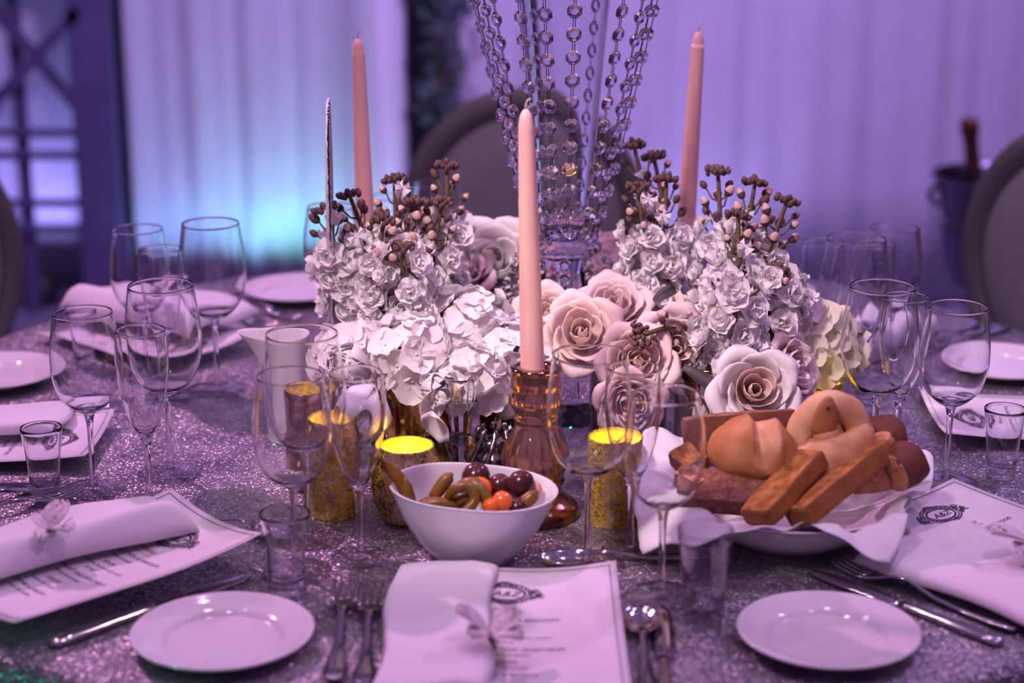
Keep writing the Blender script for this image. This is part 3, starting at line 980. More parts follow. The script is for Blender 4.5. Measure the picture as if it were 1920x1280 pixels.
napkin(-0.062, 1.440, R(-1), 0.092, 0.252, 0.007, 'white folded napkin with a butterfly at front centre, left half of the menu', 3, 0.014, 0.0, 0.003, crisp=24)
napkin(-0.425, 1.590, R(-53), 0.090, 0.250, 0.016, 'rolled white napkin on the front left menu card', 5, 0.024, 0.12, 0.012)
napkin(0.442, 1.552, R(38), 0.135, 0.220, 0.010, 'rumpled white napkin with a spotted butterfly at front right', 9, 0.010, 0.15, 0.004)
napkin(-0.600, 1.967, R(-90), 0.085, 0.210, 0.012, 'flat white napkin cut by the left edge', 7, 0.016)
napkin(-0.470, 2.395, R(-122), 0.120, 0.250, 0.022, 'white napkin folded in a peak on the back-left menu', 11, 0.022, 0.1, 0.012)
napkin(0.452, 2.290, R(140), 0.075, 0.230, 0.036, 'rolled white napkin behind the back-right glasses', 13, 0.004, 0.0, 0.004)
napkin(0.680, 2.010, R(88), 0.075, 0.160, 0.010, 'white napkin over the lower half of the right menu', 15, 0.016)


def wing_mesh(name, L_, W_, mat):
    def fn(u, v):
        a = 2 * u - 1
        ww = W_ * (math.sin(PI * min(1, 0.08 + 0.86 * v)) ** 0.7) * (0.55 + 0.55 * v)
        return (L_ * v, a * ww * 0.5 + 0.25 * W_ * v, 0.004 * math.sin(PI * v) + 0.003 * math.cos(6 * a) * v)
    V, F = grid(fn, 6, 7)
    return mesh(name, *solid(V, F, 0.0005), mat)


WING_F = wing_mesh('fore_wing', 0.036, 0.028, WING)
WING_H = wing_mesh('hind_wing', 0.026, 0.024, WING)
DOTS = MB()
rr = random.Random(6)
for k in range(26):
    v = rr.uniform(0.25, 0.92)
    a = rr.uniform(-0.8, 0.8)
    ww = 0.028 * (math.sin(PI * min(1, 0.08 + 0.86 * v)) ** 0.7) * (0.55 + 0.55 * v)
    DOTS.add(*lathe([(0, 0.0006), (0.0008, 0.0003), (0.0009, -0.0002)], 6), 0,
             Matrix.Translation((0.036 * v, a * ww * 0.5 + 0.007 * v, 0.004 * math.sin(PI * v) + 0.003 * math.cos(6 * a) * v + 0.0004)))
DOTS = DOTS.me('wing_dots', WING_B)


def butterfly(x, y, z, rz, label, sc=1.0, tilt=(0, 0)):
    o = thing('butterfly_ornament', label, 'ornament', (x, y, z), 0, 'butterfly ornaments on the napkins', (tilt[0], tilt[1], rz))
    o.scale = (sc,) * 3
    obj('body', mesh('body', *tube([(0, -0.013, 0.002), (0, -0.006, 0.004), (0, 0.004, 0.005), (0, 0.010, 0.005)], [0.0012, 0.0024, 0.0028, 0.0015], 8), BODY), o)
    for s in (1, -1):
        for me, ry, rzz in ((WING_F, -0.45, 0.35), (WING_H, -0.30, -0.65)):
            w = obj('wing', me, o, (0, 0.002, 0.004), (0, ry if s > 0 else ry, rzz))
            if s < 0:
                w.scale = (-1, 1, 1)
                w.rotation_euler = (0, -ry, -rzz)
            if me is WING_F:
                obj('dots', DOTS, w)
        obj('antenna', mesh('antenna', *tube([(0, 0.009, 0.005), (s * 0.004, 0.018, 0.010), (s * 0.008, 0.026, 0.012)], 0.0004, 4), BODY), o)
    return o


butterfly(-0.018, 1.383, TZ + 0.027, R(20), 'pale butterfly ornament on the front centre napkin', 1.0, (0.15, 0.2))
butterfly(-0.418, 1.560, TZ + 0.048, R(-70), 'cream butterfly ornament with a dark body on the front left napkin', 0.95, (0.0, 0.15))
butterfly(0.475, 1.560, TZ + 0.030, R(25), 'spotted white butterfly ornament on the right napkin', 1.25, (0.0, -0.1))
butterfly(-0.455, 2.33, TZ + 0.064, R(-100), 'blurred dark butterfly ornament on the back-left napkin', 1.0)

# ------------------------------------------------------------------ bowl of pickles
BX, BY = -0.036, 1.630


def bowl_fn(a, r, z):
    k = z / 0.07
    # oval in plan, the rim dipping towards the sides
    rr_ = r * (1 + 0.20 * k * math.cos(2 * a))
    return rr_, z * (1 + 0.07 * math.cos(a - 2.4) * k)


bo = thing('serving_bowl', 'oval white china bowl of olives and pickled chillies', 'bowl', (BX, BY, TZ), R(-4))
obj('bowl', mesh('bowl', *lathe(smoothprof([(0, 0.0015), (0.034, 0.0015), (0.036, 0.0), (0.038, 0.003), (0.050, 0.018), (0.060, 0.040), (0.0655, 0.066), (0.0660, 0.0685),
                                            (0.0640, 0.0690), (0.0625, 0.0660), (0.057, 0.042), (0.047, 0.022), (0.033, 0.010), (0, 0.008)], 3), 56, bowl_fn), CHINA_B), bo)


def ball(name, label, cat, x, y, z, r, mat, group, sq=(1, 1, 1)):
    V, F = lathe([(0, -1), (0.5, -0.87), (0.87, -0.5), (1, 0), (0.87, 0.5), (0.5, 0.87), (0.12, 0.985), (0, 0.95)], 18)
    o = obj(name, mesh(name, [(v[0] * r, v[1] * r, v[2] * r) for v in V], F, mat), None, (x, y, TZ + z), (random.Random(x * 999).uniform(-.6, .6), 0.4, 0), sq)
    return tag(o, label, cat, group)


GO = 'dark olives in the bowl'
GT = 'orange tomatoes in the bowl'
for x, y, z, r, lab in ((-0.034, 1.650, 0.070, 0.0140, 'dark olive at the back of the bowl behind the orange tomato'),
                        (-0.012, 1.642, 0.064, 0.0120, 'small dark olive between the tomatoes and the big right olive'),
                        (0.008, 1.636, 0.068, 0.0135, 'largest dark olive at the right of the bowl'),
                        (0.005, 1.615, 0.052, 0.0110, 'dark olive half hidden at the right front of the bowl')):
    ball('olive', lab, 'olive', x, y, z, r, OLIVE, GO, (1, 1, 1.08))
for x, y, z, r, lab in ((-0.030, 1.622, 0.069, 0.0118, 'largest orange cherry tomato in the middle of the bowl'),
                        (-0.009, 1.609, 0.062, 0.0100, 'orange cherry tomato right of the middle against the bowl rim'),
                        (-0.020, 1.603, 0.060, 0.0080, 'small orange cherry tomato at the front rim of the bowl'),
                        (-0.060, 1.606, 0.055, 0.0100, 'orange tomato under the pickled chillies')):
    ball('cherry_tomato', lab, 'tomato', x, y, z, r, TOMATO, GT)
GP = 'pickled chillies in the bowl'


def chilli(label, pts, r):
    P = [(p[0] + SHIFT, p[1], TZ + p[2] - 0.003) for p in pts]
    r *= 0.85
    path = smoothprof(P, 4)
    n = len(path)
    rad = [r * (0.55 + 0.45 * math.sin(PI * min(1, 0.15 + 0.8 * i / (n - 1)))) * (1 if i < n - 2 else 0.5) for i in range(n)]
    tag(obj('pickled_chilli', mesh('pickled_chilli', *tube(path, rad, 10), PICKLE)), label, 'chilli', GP)


SHIFT = -0.016
chilli('pickled chilli standing up at the left of the bowl with a pointed tip', [(-0.078, 1.622, 0.052), (-0.086, 1.625, 0.076), (-0.096, 1.626, 0.090), (-0.106, 1.626, 0.101)], 0.0075)
chilli('thick short pickled chilli crossing the standing one', [(-0.074, 1.612, 0.050), (-0.080, 1.614, 0.068), (-0.082, 1.616, 0.086)], 0.0078)
chilli('pickled chilli lying along the left front of the bowl', [(-0.078, 1.604, 0.058), (-0.055, 1.602, 0.066), (-0.036, 1.600, 0.064)], 0.0072)
chilli('curled pickled chilli looping in the middle of the bowl', [(-0.046, 1.612, 0.060), (-0.038, 1.604, 0.078), (-0.024, 1.604, 0.082), (-0.018, 1.598, 0.070), (-0.029, 1.590, 0.060), (-0.030, 1.584, 0.051)], 0.0062)
chilli('long green pickled chilli arching right of the loop', [(-0.032, 1.620, 0.076), (-0.018, 1.615, 0.080), (-0.006, 1.606, 0.066), (0.004, 1.600, 0.052)], 0.0078)
chilli('short pickled chilli inside the loop of the curled one', [(-0.040, 1.612, 0.058), (-0.028, 1.610, 0.068), (-0.020, 1.610, 0.064)], 0.0075)
chilli('blunt pickled chilli at the back left of the bowl', [(-0.058, 1.630, 0.060), (-0.047, 1.636, 0.074), (-0.040, 1.638, 0.082)], 0.0080)
chilli('thin brown pickled stem hooked over the left rim inside the bowl', [(-0.094, 1.622, 0.058), (-0.100, 1.624, 0.074), (-0.094, 1.626, 0.080), (-0.086, 1.626, 0.070)], 0.0025)
chilli('pickled gherkin piece at the right end of the bowl', [(0.020, 1.616, 0.056), (0.032, 1.618, 0.064), (0.040, 1.621, 0.071)], 0.0080)
for x, y, z, r, lab in ((-0.050, 1.632, 0.046, 0.0130, 'dark olive deep in the bowl under the looped chilli'), (-0.078, 1.630, 0.044, 0.0130, 'dark olive deep in the left of the bowl'),
                        (-0.040, 1.612, 0.042, 0.0120, 'dark olive deep at the front of the bowl'), (-0.066, 1.612, 0.042, 0.0115, 'dark olive deep at the left front of the bowl')):
    ball('olive', lab, 'olive', x, y, z, r, OLIVE, GO, (1, 1, 1.08))
ball('pickled_onion', 'pale pickled onion at the right back of the bowl', 'onion', 0.020, 1.640, 0.060, 0.0085, ONION, None, (1, 1, 1.2))

# ------------------------------------------------------------------ bread plate with napkin
QX, QY = 0.268, 1.690
bp = thing('bread_bowl', 'wide shallow white bowl under the bread napkin', 'bowl', (QX, QY, TZ))
bp.scale = (0.94, 0.94, 1.0)
obj('bowl', mesh('bowl', *lathe(smoothprof([(0, 0.002), (0.062, 0.002), (0.066, 0.0), (0.070, 0.002), (0.092, 0.016), (0.112, 0.036), (0.121, 0.0425), (0.124, 0.0440), (0.122, 0.0455),
                                            (0.110, 0.040), (0.090, 0.022), (0.066, 0.008), (0, 0.007)], 3), 64), CHINA), bp)

LOBES = ((R(211), 0.056, R(26), -1.0), (R(297), 0.040, R(18), -1.0), (R(12), 0.030, R(22), 0.6), (R(152), 0.040, R(30), 0.9))


def cloth_fn(u, v):
    """napkin as a polar sheet: follows the bowl, four corners reach past its rim and hang or stand"""
    th = 2 * PI * u
    rmax, bend = 0.117, 0.0
    for a0, ln, w, s_ in LOBES:
        d = (th - a0 + PI) % (2 * PI) - PI
        k = max(0.0, 1 - abs(d) / (1.6 * w))
        rmax += ln * k ** 0.9
        bend += s_ * k
    r = rmax * v
    wr = (0.0045 * math.sin(6 * th + 40 * r) + 0.003 * math.sin(11 * th - 25 * r + 2.0) + 0.0018 * math.sin(23 * th + 1)) * min(1.0, max(0.0, r - 0.03) / 0.05)
    if r < 0.06:
        z = 0.0120
    elif r < 0.116:
        z = 0.0120 + 0.034 * ((r - 0.06) / 0.056) ** 1.4
    else:
        k = r - 0.116
        z = 0.046 + (k * 0.75 * bend if bend > 0 else bend * (0.25 * k + 6.0 * k * k))
    return (r * math.cos(th), r * math.sin(th), max(z + wr + 0.003, 0.003))


V, F = grid(cloth_fn, 160, 36)
tag(obj('bread_napkin', mesh('bread_napkin', *solid(V, F, 0.0009), LINEN), None, (QX, QY, TZ), (0, 0, 0)),
    'white linen napkin draped in the bread bowl with hanging corners', 'napkin')


def slab(label, name, cx, cy, cz, sx, sy, sz, rot, mats, seed, cat='bread', top_only=False):
    """a slice of bread: a subdivided uneven block, slot 0 the crumb, slot 1 the crust sides"""
    rr_ = random.Random(seed)
    off = Vector((rr_.uniform(0, 50), rr_.uniform(0, 50), rr_.uniform(0, 50)))
    mb = MB()
    n = 8

    def face(o_, du, dv, idx):
        V, F = grid(lambda u, v: Vector(o_) + Vector(du) * u + Vector(dv) * v, n, n)
        out = []
        for p in V:
            q = Vector((p[0] * sx, p[1] * sy, p[2] * sz))
            # soften the corners, then roughen
            e = [abs(p[0]) * 2, abs(p[1]) * 2, abs(p[2]) * 2]
            s_ = sum(max(0, k - 0.8) / 0.2 for k in e)
            q *= 1 - 0.035 * max(0, s_ - 1)
            d = noise.noise_vector((q + off) * 60) * 0.0016 + noise.noise_vector((q + off) * 220) * 0.0005
            out.append(q + d)
        mb.add(out, F, idx)
    h = 0.5
    face((-h, -h, h), (1, 0, 0), (0, 1, 0), 0)
    face((-h, h, -h), (1, 0, 0), (0, -1, 0), 1)
    face((-h, -h, -h), (1, 0, 0), (0, 0, 1), 1)
    face((h, h, -h), (-1, 0, 0), (0, 0, 1), 1)
    face((-h, h, -h), (0, -1, 0), (0, 0, 1), 1)
    face((h, -h, -h), (0, 1, 0), (0, 0, 1), 1)
    return tag(obj(name, mb.me(name, list(mats)), None, (cx, cy, TZ + cz), rot), label, cat, 'bread in the napkin-lined bowl')


slab('left of the two orange-brown bread fingers at the front', 'bread_slice', 0.251, 1.612, 0.075, 0.036, 0.098, 0.018, (R(22), R(-16), R(-47)), (FOCAC, FOCAC_C), 1)
slab('right, longer orange-brown bread finger with dark specks', 'bread_slice', 0.303, 1.618, 0.077, 0.034, 0.125, 0.020, (R(20), R(-22), R(-57)), (FOCAC, FOCAC_C), 2)
slab('long dark rye bread slice at the left under the buns', 'bread_slice', 0.205, 1.632, 0.062, 0.100, 0.040, 0.020, (R(28), R(4), R(-6)), (RYE, RYE), 3)
slab('dark rye crust standing at the back behind the left bun', 'bread_slice', 0.225, 1.735, 0.080, 0.110, 0.022, 0.050, (R(-14), R(-4), R(4)), (RYE, DKCRUST), 4)
slab('pale crumbly bread piece right of the knotted bun', 'bread_slice', 0.342, 1.668, 0.078, 0.040, 0.052, 0.034, (R(22), R(-18), R(-30)), (CRUMB, CRUMB), 5)
slab('small brown bread cube at the far left of the napkin', 'bread_slice', 0.168, 1.668, 0.080, 0.026, 0.030, 0.018, (R(18), R(-20), R(30)), (FOCAC, FOCAC_C), 8)
slab('second small brown bread cube below the first at far left', 'bread_slice', 0.170, 1.645, 0.068, 0.024, 0.028, 0.020, (R(10), R(-14), R(50)), (CRUMB, FOCAC_C), 9)


def crusty(label, cx, cy, cz, rot, seed):
    """a cut end of baguette: pale cut face, dark crust round it"""
    rr_ = random.Random(seed)
    off = Vector((rr_.uniform(0, 9),) * 3)
    mb = MB()
    V, F = lathe([(0, 0), (0.010, 0.0005), (0.019, 0.001), (0.0205, 0.003), (0.021, 0.018), (0.019, 0.030), (0.012, 0.036), (0, 0.037)], 24)
    V = [Vector((v[0] * 1.25, v[1], v[2])) + noise.noise_vector((Vector(v) + off) * 90) * 0.0016 for v in V]
    mb.V, mb.F = V, [tuple(f) for f in F]
    mb.I = [0 if sum(V[k].z for k in f) / len(f) < 0.0025 else 1 for f in F]
    tag(obj('baguette_end', mb.me('baguette_end', [CRUMB, DKCRUST]), None, (cx, cy, TZ + cz), rot), label, 'bread', 'bread in the napkin-lined bowl')


crusty('dark-crusted baguette end at the back right of the bowl', 0.345, 1.712, 0.086, aim((0.75, 0.1, 0.1)), 2)
crusty('dark-crusted baguette end at the right with its pale cut face forward', 0.352, 1.642, 0.078, aim((0.72, 0.42, 0.25)), 5)

# left bun: split along the top into two ears with pale crumb between them


def ear(x):
    """crest profile across the bun"""
    if x < -0.12:
        return 0.42 * max(0.0, (x + 1) / 0.88) ** 1.8
    if x < 0.06:
        return 0.42 - 0.58 * ((x + 0.12) / 0.18) ** 0.7
    if x < 0.46:
        return -0.16 + 0.64 * ((x - 0.06) / 0.40) ** 1.3
    return 0.48 * max(0.0, 1 - (x - 0.46) / 0.54) ** 1.6


V, F = lathe([(0, -1)] + [(math.sin(PI * k / 44), -math.cos(PI * k / 44)) for k in range(1, 44)] + [(0, 1)], 96)
V2 = []
for x, y, z in V:
    xs = x + 0.18 * y
    k = max(0.0, z) ** 0.6 * max(0.0, 1 - (y / 0.95) ** 2) ** 0.5
    q = Vector((x * 0.0440, y * 0.034, z * 0.026 + 0.030 * ear(xs) * k))
    q += noise.noise_vector(q * 55) * 0.0016 + noise.noise_vector(q * 190) * 0.0004
    V2.append(q)
I2 = []
for f in F:
    c_ = sum((Vector(V[k]) for k in f), Vector()) / len(f)
    xs = c_.x + 0.18 * c_.y
    I2.append(1 if c_.z > 0.12 and -0.10 < xs < 0.43 else 0)
tag(obj('bread_bun', mesh('bread_bun', V2, F, [CRUST, BUNPALE], True, I2), None, (0.228, 1.662, TZ + 0.092), (R(24), R(6), R(-8))),
    'golden split bun with two pointed ridges at left of the bread bowl', 'bread', 'bread in the napkin-lined bowl')

# right bun: a knot of dough, a fat lower lobe, a loop over it and a darker pointed flap
kb = thing('knotted_bun', 'golden knotted bun with a seed at its peak beside the split bun', 'bread', (0.298, 1.668, TZ + 0.088), 0, 'bread in the napkin-lined bowl')


def dough(path, rad, seg=20, n=6):
    P_ = smoothprof(path, n)
    m_ = len(P_)
    R_ = []
    for k in range(m_):
        t_ = k / (m_ - 1) * (len(rad) - 1)
        i_ = min(int(t_), len(rad) - 2)
        R_.append(rad[i_] + (rad[i_ + 1] - rad[i_]) * (t_ - i_))
    V_, F_ = tube(P_, R_, seg)
    return [v + noise.noise_vector(v * 48) * 0.0017 + noise.noise_vector(v * 170) * 0.0004 for v in V_], F_


obj('lower_lobe', mesh('lower_lobe', *dough([(-0.036, 0.002, 0.004), (-0.022, -0.010, -0.004), (0.004, -0.014, -0.003), (0.026, -0.006, 0.008), (0.036, 0.008, 0.022)],
                                            [0.004, 0.019, 0.0215, 0.019, 0.010]), BUNPALE), kb)
obj('loop', mesh('loop', *dough([(0.032, 0.008, 0.014), (0.024, 0.012, 0.034), (0.002, 0.010, 0.044), (-0.018, 0.008, 0.032), (-0.024, 0.004, 0.014), (-0.010, 0.002, 0.006)],
                                [0.012, 0.0145, 0.0150, 0.0140, 0.0130, 0.008]), BUNPALE), kb)
V, F = lathe([(0, -0.020), (0.008, -0.018), (0.0125, -0.008), (0.0120, 0.004), (0.0085, 0.016), (0.004, 0.024), (0, 0.0265)], 20)
V = [Vector((v[0], v[1] * 0.62, v[2])) + noise.noise_vector(Vector(v) * 60) * 0.0010 for v in V]
obj('centre', mesh('centre', *dough([(0, 0.012, 0.002), (0, 0.006, 0.020), (0, 0.004, 0.036)], [0.012, 0.018, 0.008]), BUNPALE), kb)
obj('peak', mesh('peak', V, F, CRUST), kb, (-0.004, -0.006, 0.036), (R(14), R(4), 0))
obj('seed', mesh('seed', *lathe([(0, -0.0016), (0.0015, -0.0008), (0.0018, 0), (0.0015, 0.0008), (0, 0.0016)], 10), SEED), kb, (-0.003, -0.0150, 0.0500))

# ------------------------------------------------------------------ votives, vases, candlesticks


def tealight(g, z, power, col=(1.0, 0.72, 0.10), r=0.012):
    obj('tea_light', mesh('tea_light', *lathe([(0, z), (r, z), (r, z + 0.012), (r * 0.85, z + 0.011), (0, z + 0.010)], 16), TEA), g)
    d = bpy.data.lights.new('tea_flame', 'POINT')
    d.energy = power
    d.color = col
    d.shadow_soft_size = 0.004
    o = bpy.data.objects.new('tea_flame', d)
    COL.objects.link(o)
    o.location = (g.location.x, g.location.y, g.location.z + z + 0.022)


def votive(label, x, y, outer, mat, power, ribs=0, ramp=0.0, seg=48, th=0.0022):
    g = thing('votive_holder', label, 'candle holder', (x, y, TZ), 0, 'gold votive holders')
    o = smoothprof(outer, 4)
    fn = (lambda a, r, z: (r * (1 + ramp * abs(math.cos(ribs * a / 2))), z)) if ribs else None
    H_ = o[-1][1]
    obj('cup', mesh('cup', *lathe([(0, 0)] + o + [(o[-1][0] - 0.001, H_ + 0.001), (o[-1][0] - th + 0.0004, H_ + 0.0004)], seg, fn), mat), g)
    inner = [(r - th, z) for r, z in o if z > 0.006]
    obj('lining', mesh('lining', *lathe([(0, 0.005)] + inner + [(inner[-1][0] + 0.0004, H_ + 0.0004)], seg, fn), GOLD_IN), g)
    tealight(g, 0.006, power)
    return g


votive('tall crackled gold votive behind the left wine glass', -0.176, 1.735, [(0.0215, 0.0), (0.0235, 0.003), (0.0245, 0.02), (0.0265, 0.06), (0.0250, 0.085), (0.0235, 0.100)], MERC_GOLD, 0.55)
votive('round ribbed gold votive behind the pickle bowl, glowing yellow', -0.103, 1.722, [(0.020, 0.0), (0.025, 0.003), (0.0325, 0.020), (0.0348, 0.036), (0.0325, 0.056), (0.0275, 0.072), (0.0268, 0.077)], MERC_RIB, 0.5, 28, 0.02, 84)
votive('tall straight gold votive behind the large glass right of the bowl', 0.100, 1.717, [(0.0235, 0.0), (0.0250, 0.003), (0.0255, 0.03), (0.0258, 0.065), (0.0262, 0.087)], MERC_GOLD, 0.55, 18, 0.015, 72)
votive('faceted dark gold votive behind the knotted bun', 0.332, 1.905, [(0.0315, 0.0), (0.0330, 0.003), (0.0335, 0.03), (0.0340, 0.064)], BRONZE, 0.05, 0, 0, 8, 0.003)
votive('small bright gold votive right of the white rose', 0.364, 2.045, [(0.012, 0.0), (0.0135, 0.003), (0.0150, 0.02), (0.0162, 0.040)], MERC_GOLD, 0.03)
votive('amber mirrored votive behind the creamer jug', -0.210, 1.815, [(0.0225, 0.0), (0.0240, 0.003), (0.0245, 0.05), (0.0250, 0.105)], MERC_ROSE, 0.02)


def metal_vase(label, x, y, r, h, mat):
    g = thing('flower_vase', label, 'vase', (x, y, TZ), 0, 'mirrored vases under the flowers')
    obj('body', mesh('body', *lathe([(0, 0), (r - 0.002, 0), (r, 0.002), (r, h), (r - 0.0015, h + 0.001), (r - 0.003, h), (r - 0.003, 0.006), (0, 0.006)], 40), mat), g)
    mb = MB()
    n = int(2 * PI * r / 0.0042)
    for k in range(n):
        a = 2 * PI * k / n
        mb.add(*lathe([(0, -0.0013), (0.0011, 0), (0, 0.0013)], 5), 0, Matrix.Translation(((r + 0.0006) * math.cos(a), (r + 0.0006) * math.sin(a), h - 0.006)))
    bd = obj('bead_band', mb.me('bead_band', mat), g)
    bd['kind'] = 'stuff'
    return g


metal_vase('polished gold vase under the left peony', -0.100, 1.880, 0.036, 0.095, GOLD)
metal_vase('dark bronze mirrored vase under the peach roses', 0.125, 1.905, 0.042, 0.110, BRONZE)
metal_vase('bronze mirrored vase beneath the right stock flowers', 0.213, 1.880, 0.040, 0.115, BRONZE)
metal_vase('bronze mirrored vase beneath the left stock flowers', -0.130, 1.970, 0.036, 0.105, BRONZE)
metal_vase('bronze vase hidden behind the front candlestick', 0.000, 1.930, 0.038, 0.105, BRONZE)
metal_vase('short bronze vase under the cream hydrangea at right', 0.300, 1.990, 0.034, 0.085, BRONZE)
metal_vase('bronze vase standing behind the crystal vase', 0.140, 2.150, 0.036, 0.110, BRONZE)


def candlestick(label, x, y, tilt=(0.0, 0.0)):
    g = thing('candlestick', label, 'candlestick', (x, y, TZ), 0, 'mercury glass candlesticks')
    prof = smoothprof([(0.0445, 0.0), (0.0455, 0.004), (0.043, 0.011), (0.033, 0.018), (0.028, 0.024), (0.0275, 0.031), (0.0305, 0.036), (0.029, 0.041), (0.031, 0.047),
                       (0.0325, 0.058), (0.0290, 0.074), (0.0205, 0.090), (0.0185, 0.096), (0.0210, 0.101), (0.0195, 0.107), (0.0240, 0.115), (0.0248, 0.124), (0.0225, 0.131),
                       (0.0240, 0.138), (0.0232, 0.148), (0.0238, 0.151)], 3)

    def fn(a, r, z):
        if 0.046 < z < 0.094:
            return r * (1 + 0.035 * math.cos(18 * a) * math.sin(PI * (z - 0.046) / 0.048)), z
        if 0.112 < z < 0.132:
            return r * (1 + 0.02 * math.cos(16 * a)), z
        return r, z
    obj('body', mesh('body', *lathe([(0, 0)] + prof, 90, fn), MERC_ROSE), g)
    obj('drip_plate', mesh('drip_plate', *lathe([(0.0238, 0.1505), (0.0245, 0.152), (0.0235, 0.1535), (0.0130, 0.1530), (0.0125, 0.146), (0, 0.146)], 40), BRONZE), g)
    return g


def taper(label, x, y, z, lean, lbl_len=0.262):
    c = thing('taper_candle', label, 'candle', (x, y, z), 0, 'blush taper candles', lean)
    L_ = lbl_len
    obj('wax', mesh('wax', *lathe(smoothprof([(0, 0), (0.0112, 0.0), (0.0116, 0.004), (0.0112, 0.05), (0.0098, 0.13), (0.0078, L_ - 0.03), (0.0070, L_ - 0.014), (0.0055, L_ - 0.006),
                                              (0.0025, L_ - 0.001), (0, L_)], 4), 24), WAX), c)
    obj('wick', mesh('wick', *tube([(0, 0, L_ - 0.002), (0, 0, L_ + 0.004), (0.002, 0, L_ + 0.008), (0.005, 0, L_ + 0.0095)], 0.0009, 6), WICK), c)
    return c


candlestick('amber mercury glass candlestick in front of the flowers', 0.022, 1.736)
taper('blush taper candle standing in front of the crystal vase', 0.020, 1.736, TZ + 0.147, (0, R(-1.6), 0), 0.258)
candlestick('mercury glass candlestick hidden behind the left stock flowers', -0.172, 2.150)
taper('blush taper candle at left rising behind the stock flowers', -0.172, 2.150, TZ + 0.147, (0, R(-1.0), 0), 0.272)
candlestick('mercury glass candlestick hidden behind the right stock flowers', 0.203, 2.150)
taper('blush taper candle at right rising behind the stock flowers', 0.203, 2.150, TZ + 0.147, (0, R(2.2), 0), 0.280)

# cut crystal candlestick behind the bowl
g = thing('crystal_candlestick', 'cut crystal candlestick with faceted cup behind the pickle bowl', 'candlestick', (-0.052, 1.800, TZ))
for nm, pr in (('base', [(0, 0), (0.026, 0), (0.026, 0.006), (0.014, 0.018), (0.0115, 0.029), (0, 0.029)]),
               ('knop', [(0, 0.0295), (0.0100, 0.0295), (0.0165, 0.050), (0.0165, 0.054), (0.0105, 0.0635), (0, 0.0635)]),
               ('cup', [(0, 0.064), (0.0100, 0.064), (0.0182, 0.118), (0.0188, 0.122), (0.0155, 0.123), (0.0138, 0.120), (0.0120, 0.098), (0, 0.097)])):
    obj(nm, mesh(nm, *lathe(pr, 12), CRYSTAL, False), g)

# ornate dark pewter piece beside it
g = thing('pewter_ornament', 'ornate dark pewter stand with twisted scrolls beside the crystal candlestick', 'ornament', (-0.018, 1.800, TZ))
obj('base', mesh('base', *lathe(smoothprof([(0, 0), (0.030, 0), (0.028, 0.008), (0.016, 0.016), (0.012, 0.028), (0.018, 0.036), (0.012, 0.046), (0.015, 0.056), (0, 0.060)], 3), 28,
                                lambda a, r, z: (r * (1 + 0.10 * math.cos(9 * a + 220 * z)), z)), PEWTER), g)
for k in range(8):
    a0 = 2 * PI * k / 8
    P = []
    for j in range(14):
        t_ = j / 13
        P.append(((0.012 + 0.016 * math.sin(PI * t_) + 0.004 * math.sin(7 * t_)) * math.cos(a0 + 0.9 * t_), (0.012 + 0.016 * math.sin(PI * t_)) * math.sin(a0 + 0.9 * t_), 0.004 + 0.066 * t_))
    obj('scroll', mesh('scroll', *tube(P, [0.0028 + 0.0012 * math.sin(9 * j) for j in range(14)], 8), PEWTER), g)

# creamer jug
g = thing('creamer_jug', 'white china creamer jug behind the left wine glasses', 'jug', (-0.250, 1.965, TZ))


def jug_fn(a, r, z):
    k = max(0.0, (z - 0.075) / 0.045)
    sp = math.exp(-((((a - PI + PI) % (2 * PI)) - PI) / 0.55) ** 2)
    return r + 0.022 * k ** 1.6 * sp, z + 0.004 * k * sp


obj('body', mesh('body', *lathe(smoothprof([(0, 0), (0.025, 0.0), (0.027, 0.003), (0.0275, 0.03), (0.0262, 0.07), (0.0265, 0.10), (0.0285, 0.119), (0.0275, 0.1205), (0.0262, 0.118),
                                            (0.0245, 0.10), (0.0245, 0.07), (0.0250, 0.02), (0, 0.008)], 3), 48, jug_fn), CHINA), g, (0, 0, 0), (0, 0, R(8)))
obj('handle', mesh('handle', *tube([(0.025 + 0.020 * math.sin(PI * k / 10), 0.006, 0.095 - 0.06 * k / 10) for k in range(11)], 0.0032, 8), CHINA), g)

# table number stand: acrylic plaque seen edge-on, on a silver rod
g = thing('sign_stand', 'slim silver rod stand holding a narrow acrylic plaque edge-on at left', 'stand', (-0.197, 1.950, TZ), 0, None, (0, R(0.6), 0))
obj('base', mesh('base', *lathe([(0, 0), (0.028, 0), (0.028, 0.003), (0.006, 0.007), (0, 0.007)], 24), STEEL), g)
obj('rod', mesh('rod', *lathe([(0, 0.006), (0.0034, 0.006), (0.0034, 0.186), (0.0052, 0.190), (0.0052, 0.196), (0, 0.197)], 14), STEEL), g)
V, F = [], []
n = 18
for k in range(n + 1):
    z = 0.192 + 0.188 * k / n
    w = 0.034 * math.sin(PI * min(1, 0.10 + 0.86 * (1 - k / n) ** 0.7)) + 0.004
    for sx, sy in ((-1, -1), (1, -1), (1, 1), (-1, 1)):
        V.append((sx * 0.0036 * (1 - 0.6 * k / n), sy * w, z))
for k in range(n):
    for j in range(4):
        F.append((k * 4 + j, k * 4 + (j + 1) % 4, (k + 1) * 4 + (j + 1) % 4, (k + 1) * 4 + j))
F += [(3, 2, 1, 0), tuple(n * 4 + j for j in range(4))]
obj('plaque', mesh('plaque', V, F, ACRYL_P, False), g, (0, 0, 0), (0, 0, R(3)))
mb = MB()
rr = random.Random(31)
for k in range(60):
    s_ = k / 59
    z = 0.200 + 0.178 * s_
    w = 0.034 * math.sin(PI * min(1, 0.10 + 0.86 * (1 - s_) ** 0.7)) + 0.004
    mb.add(*box(0.0014 + 0.0008 * rr.random(), 0.002, 0.0016 + 0.0014 * rr.random(), (rr.uniform(0.0008, .0016), -w - 0.001, z)))
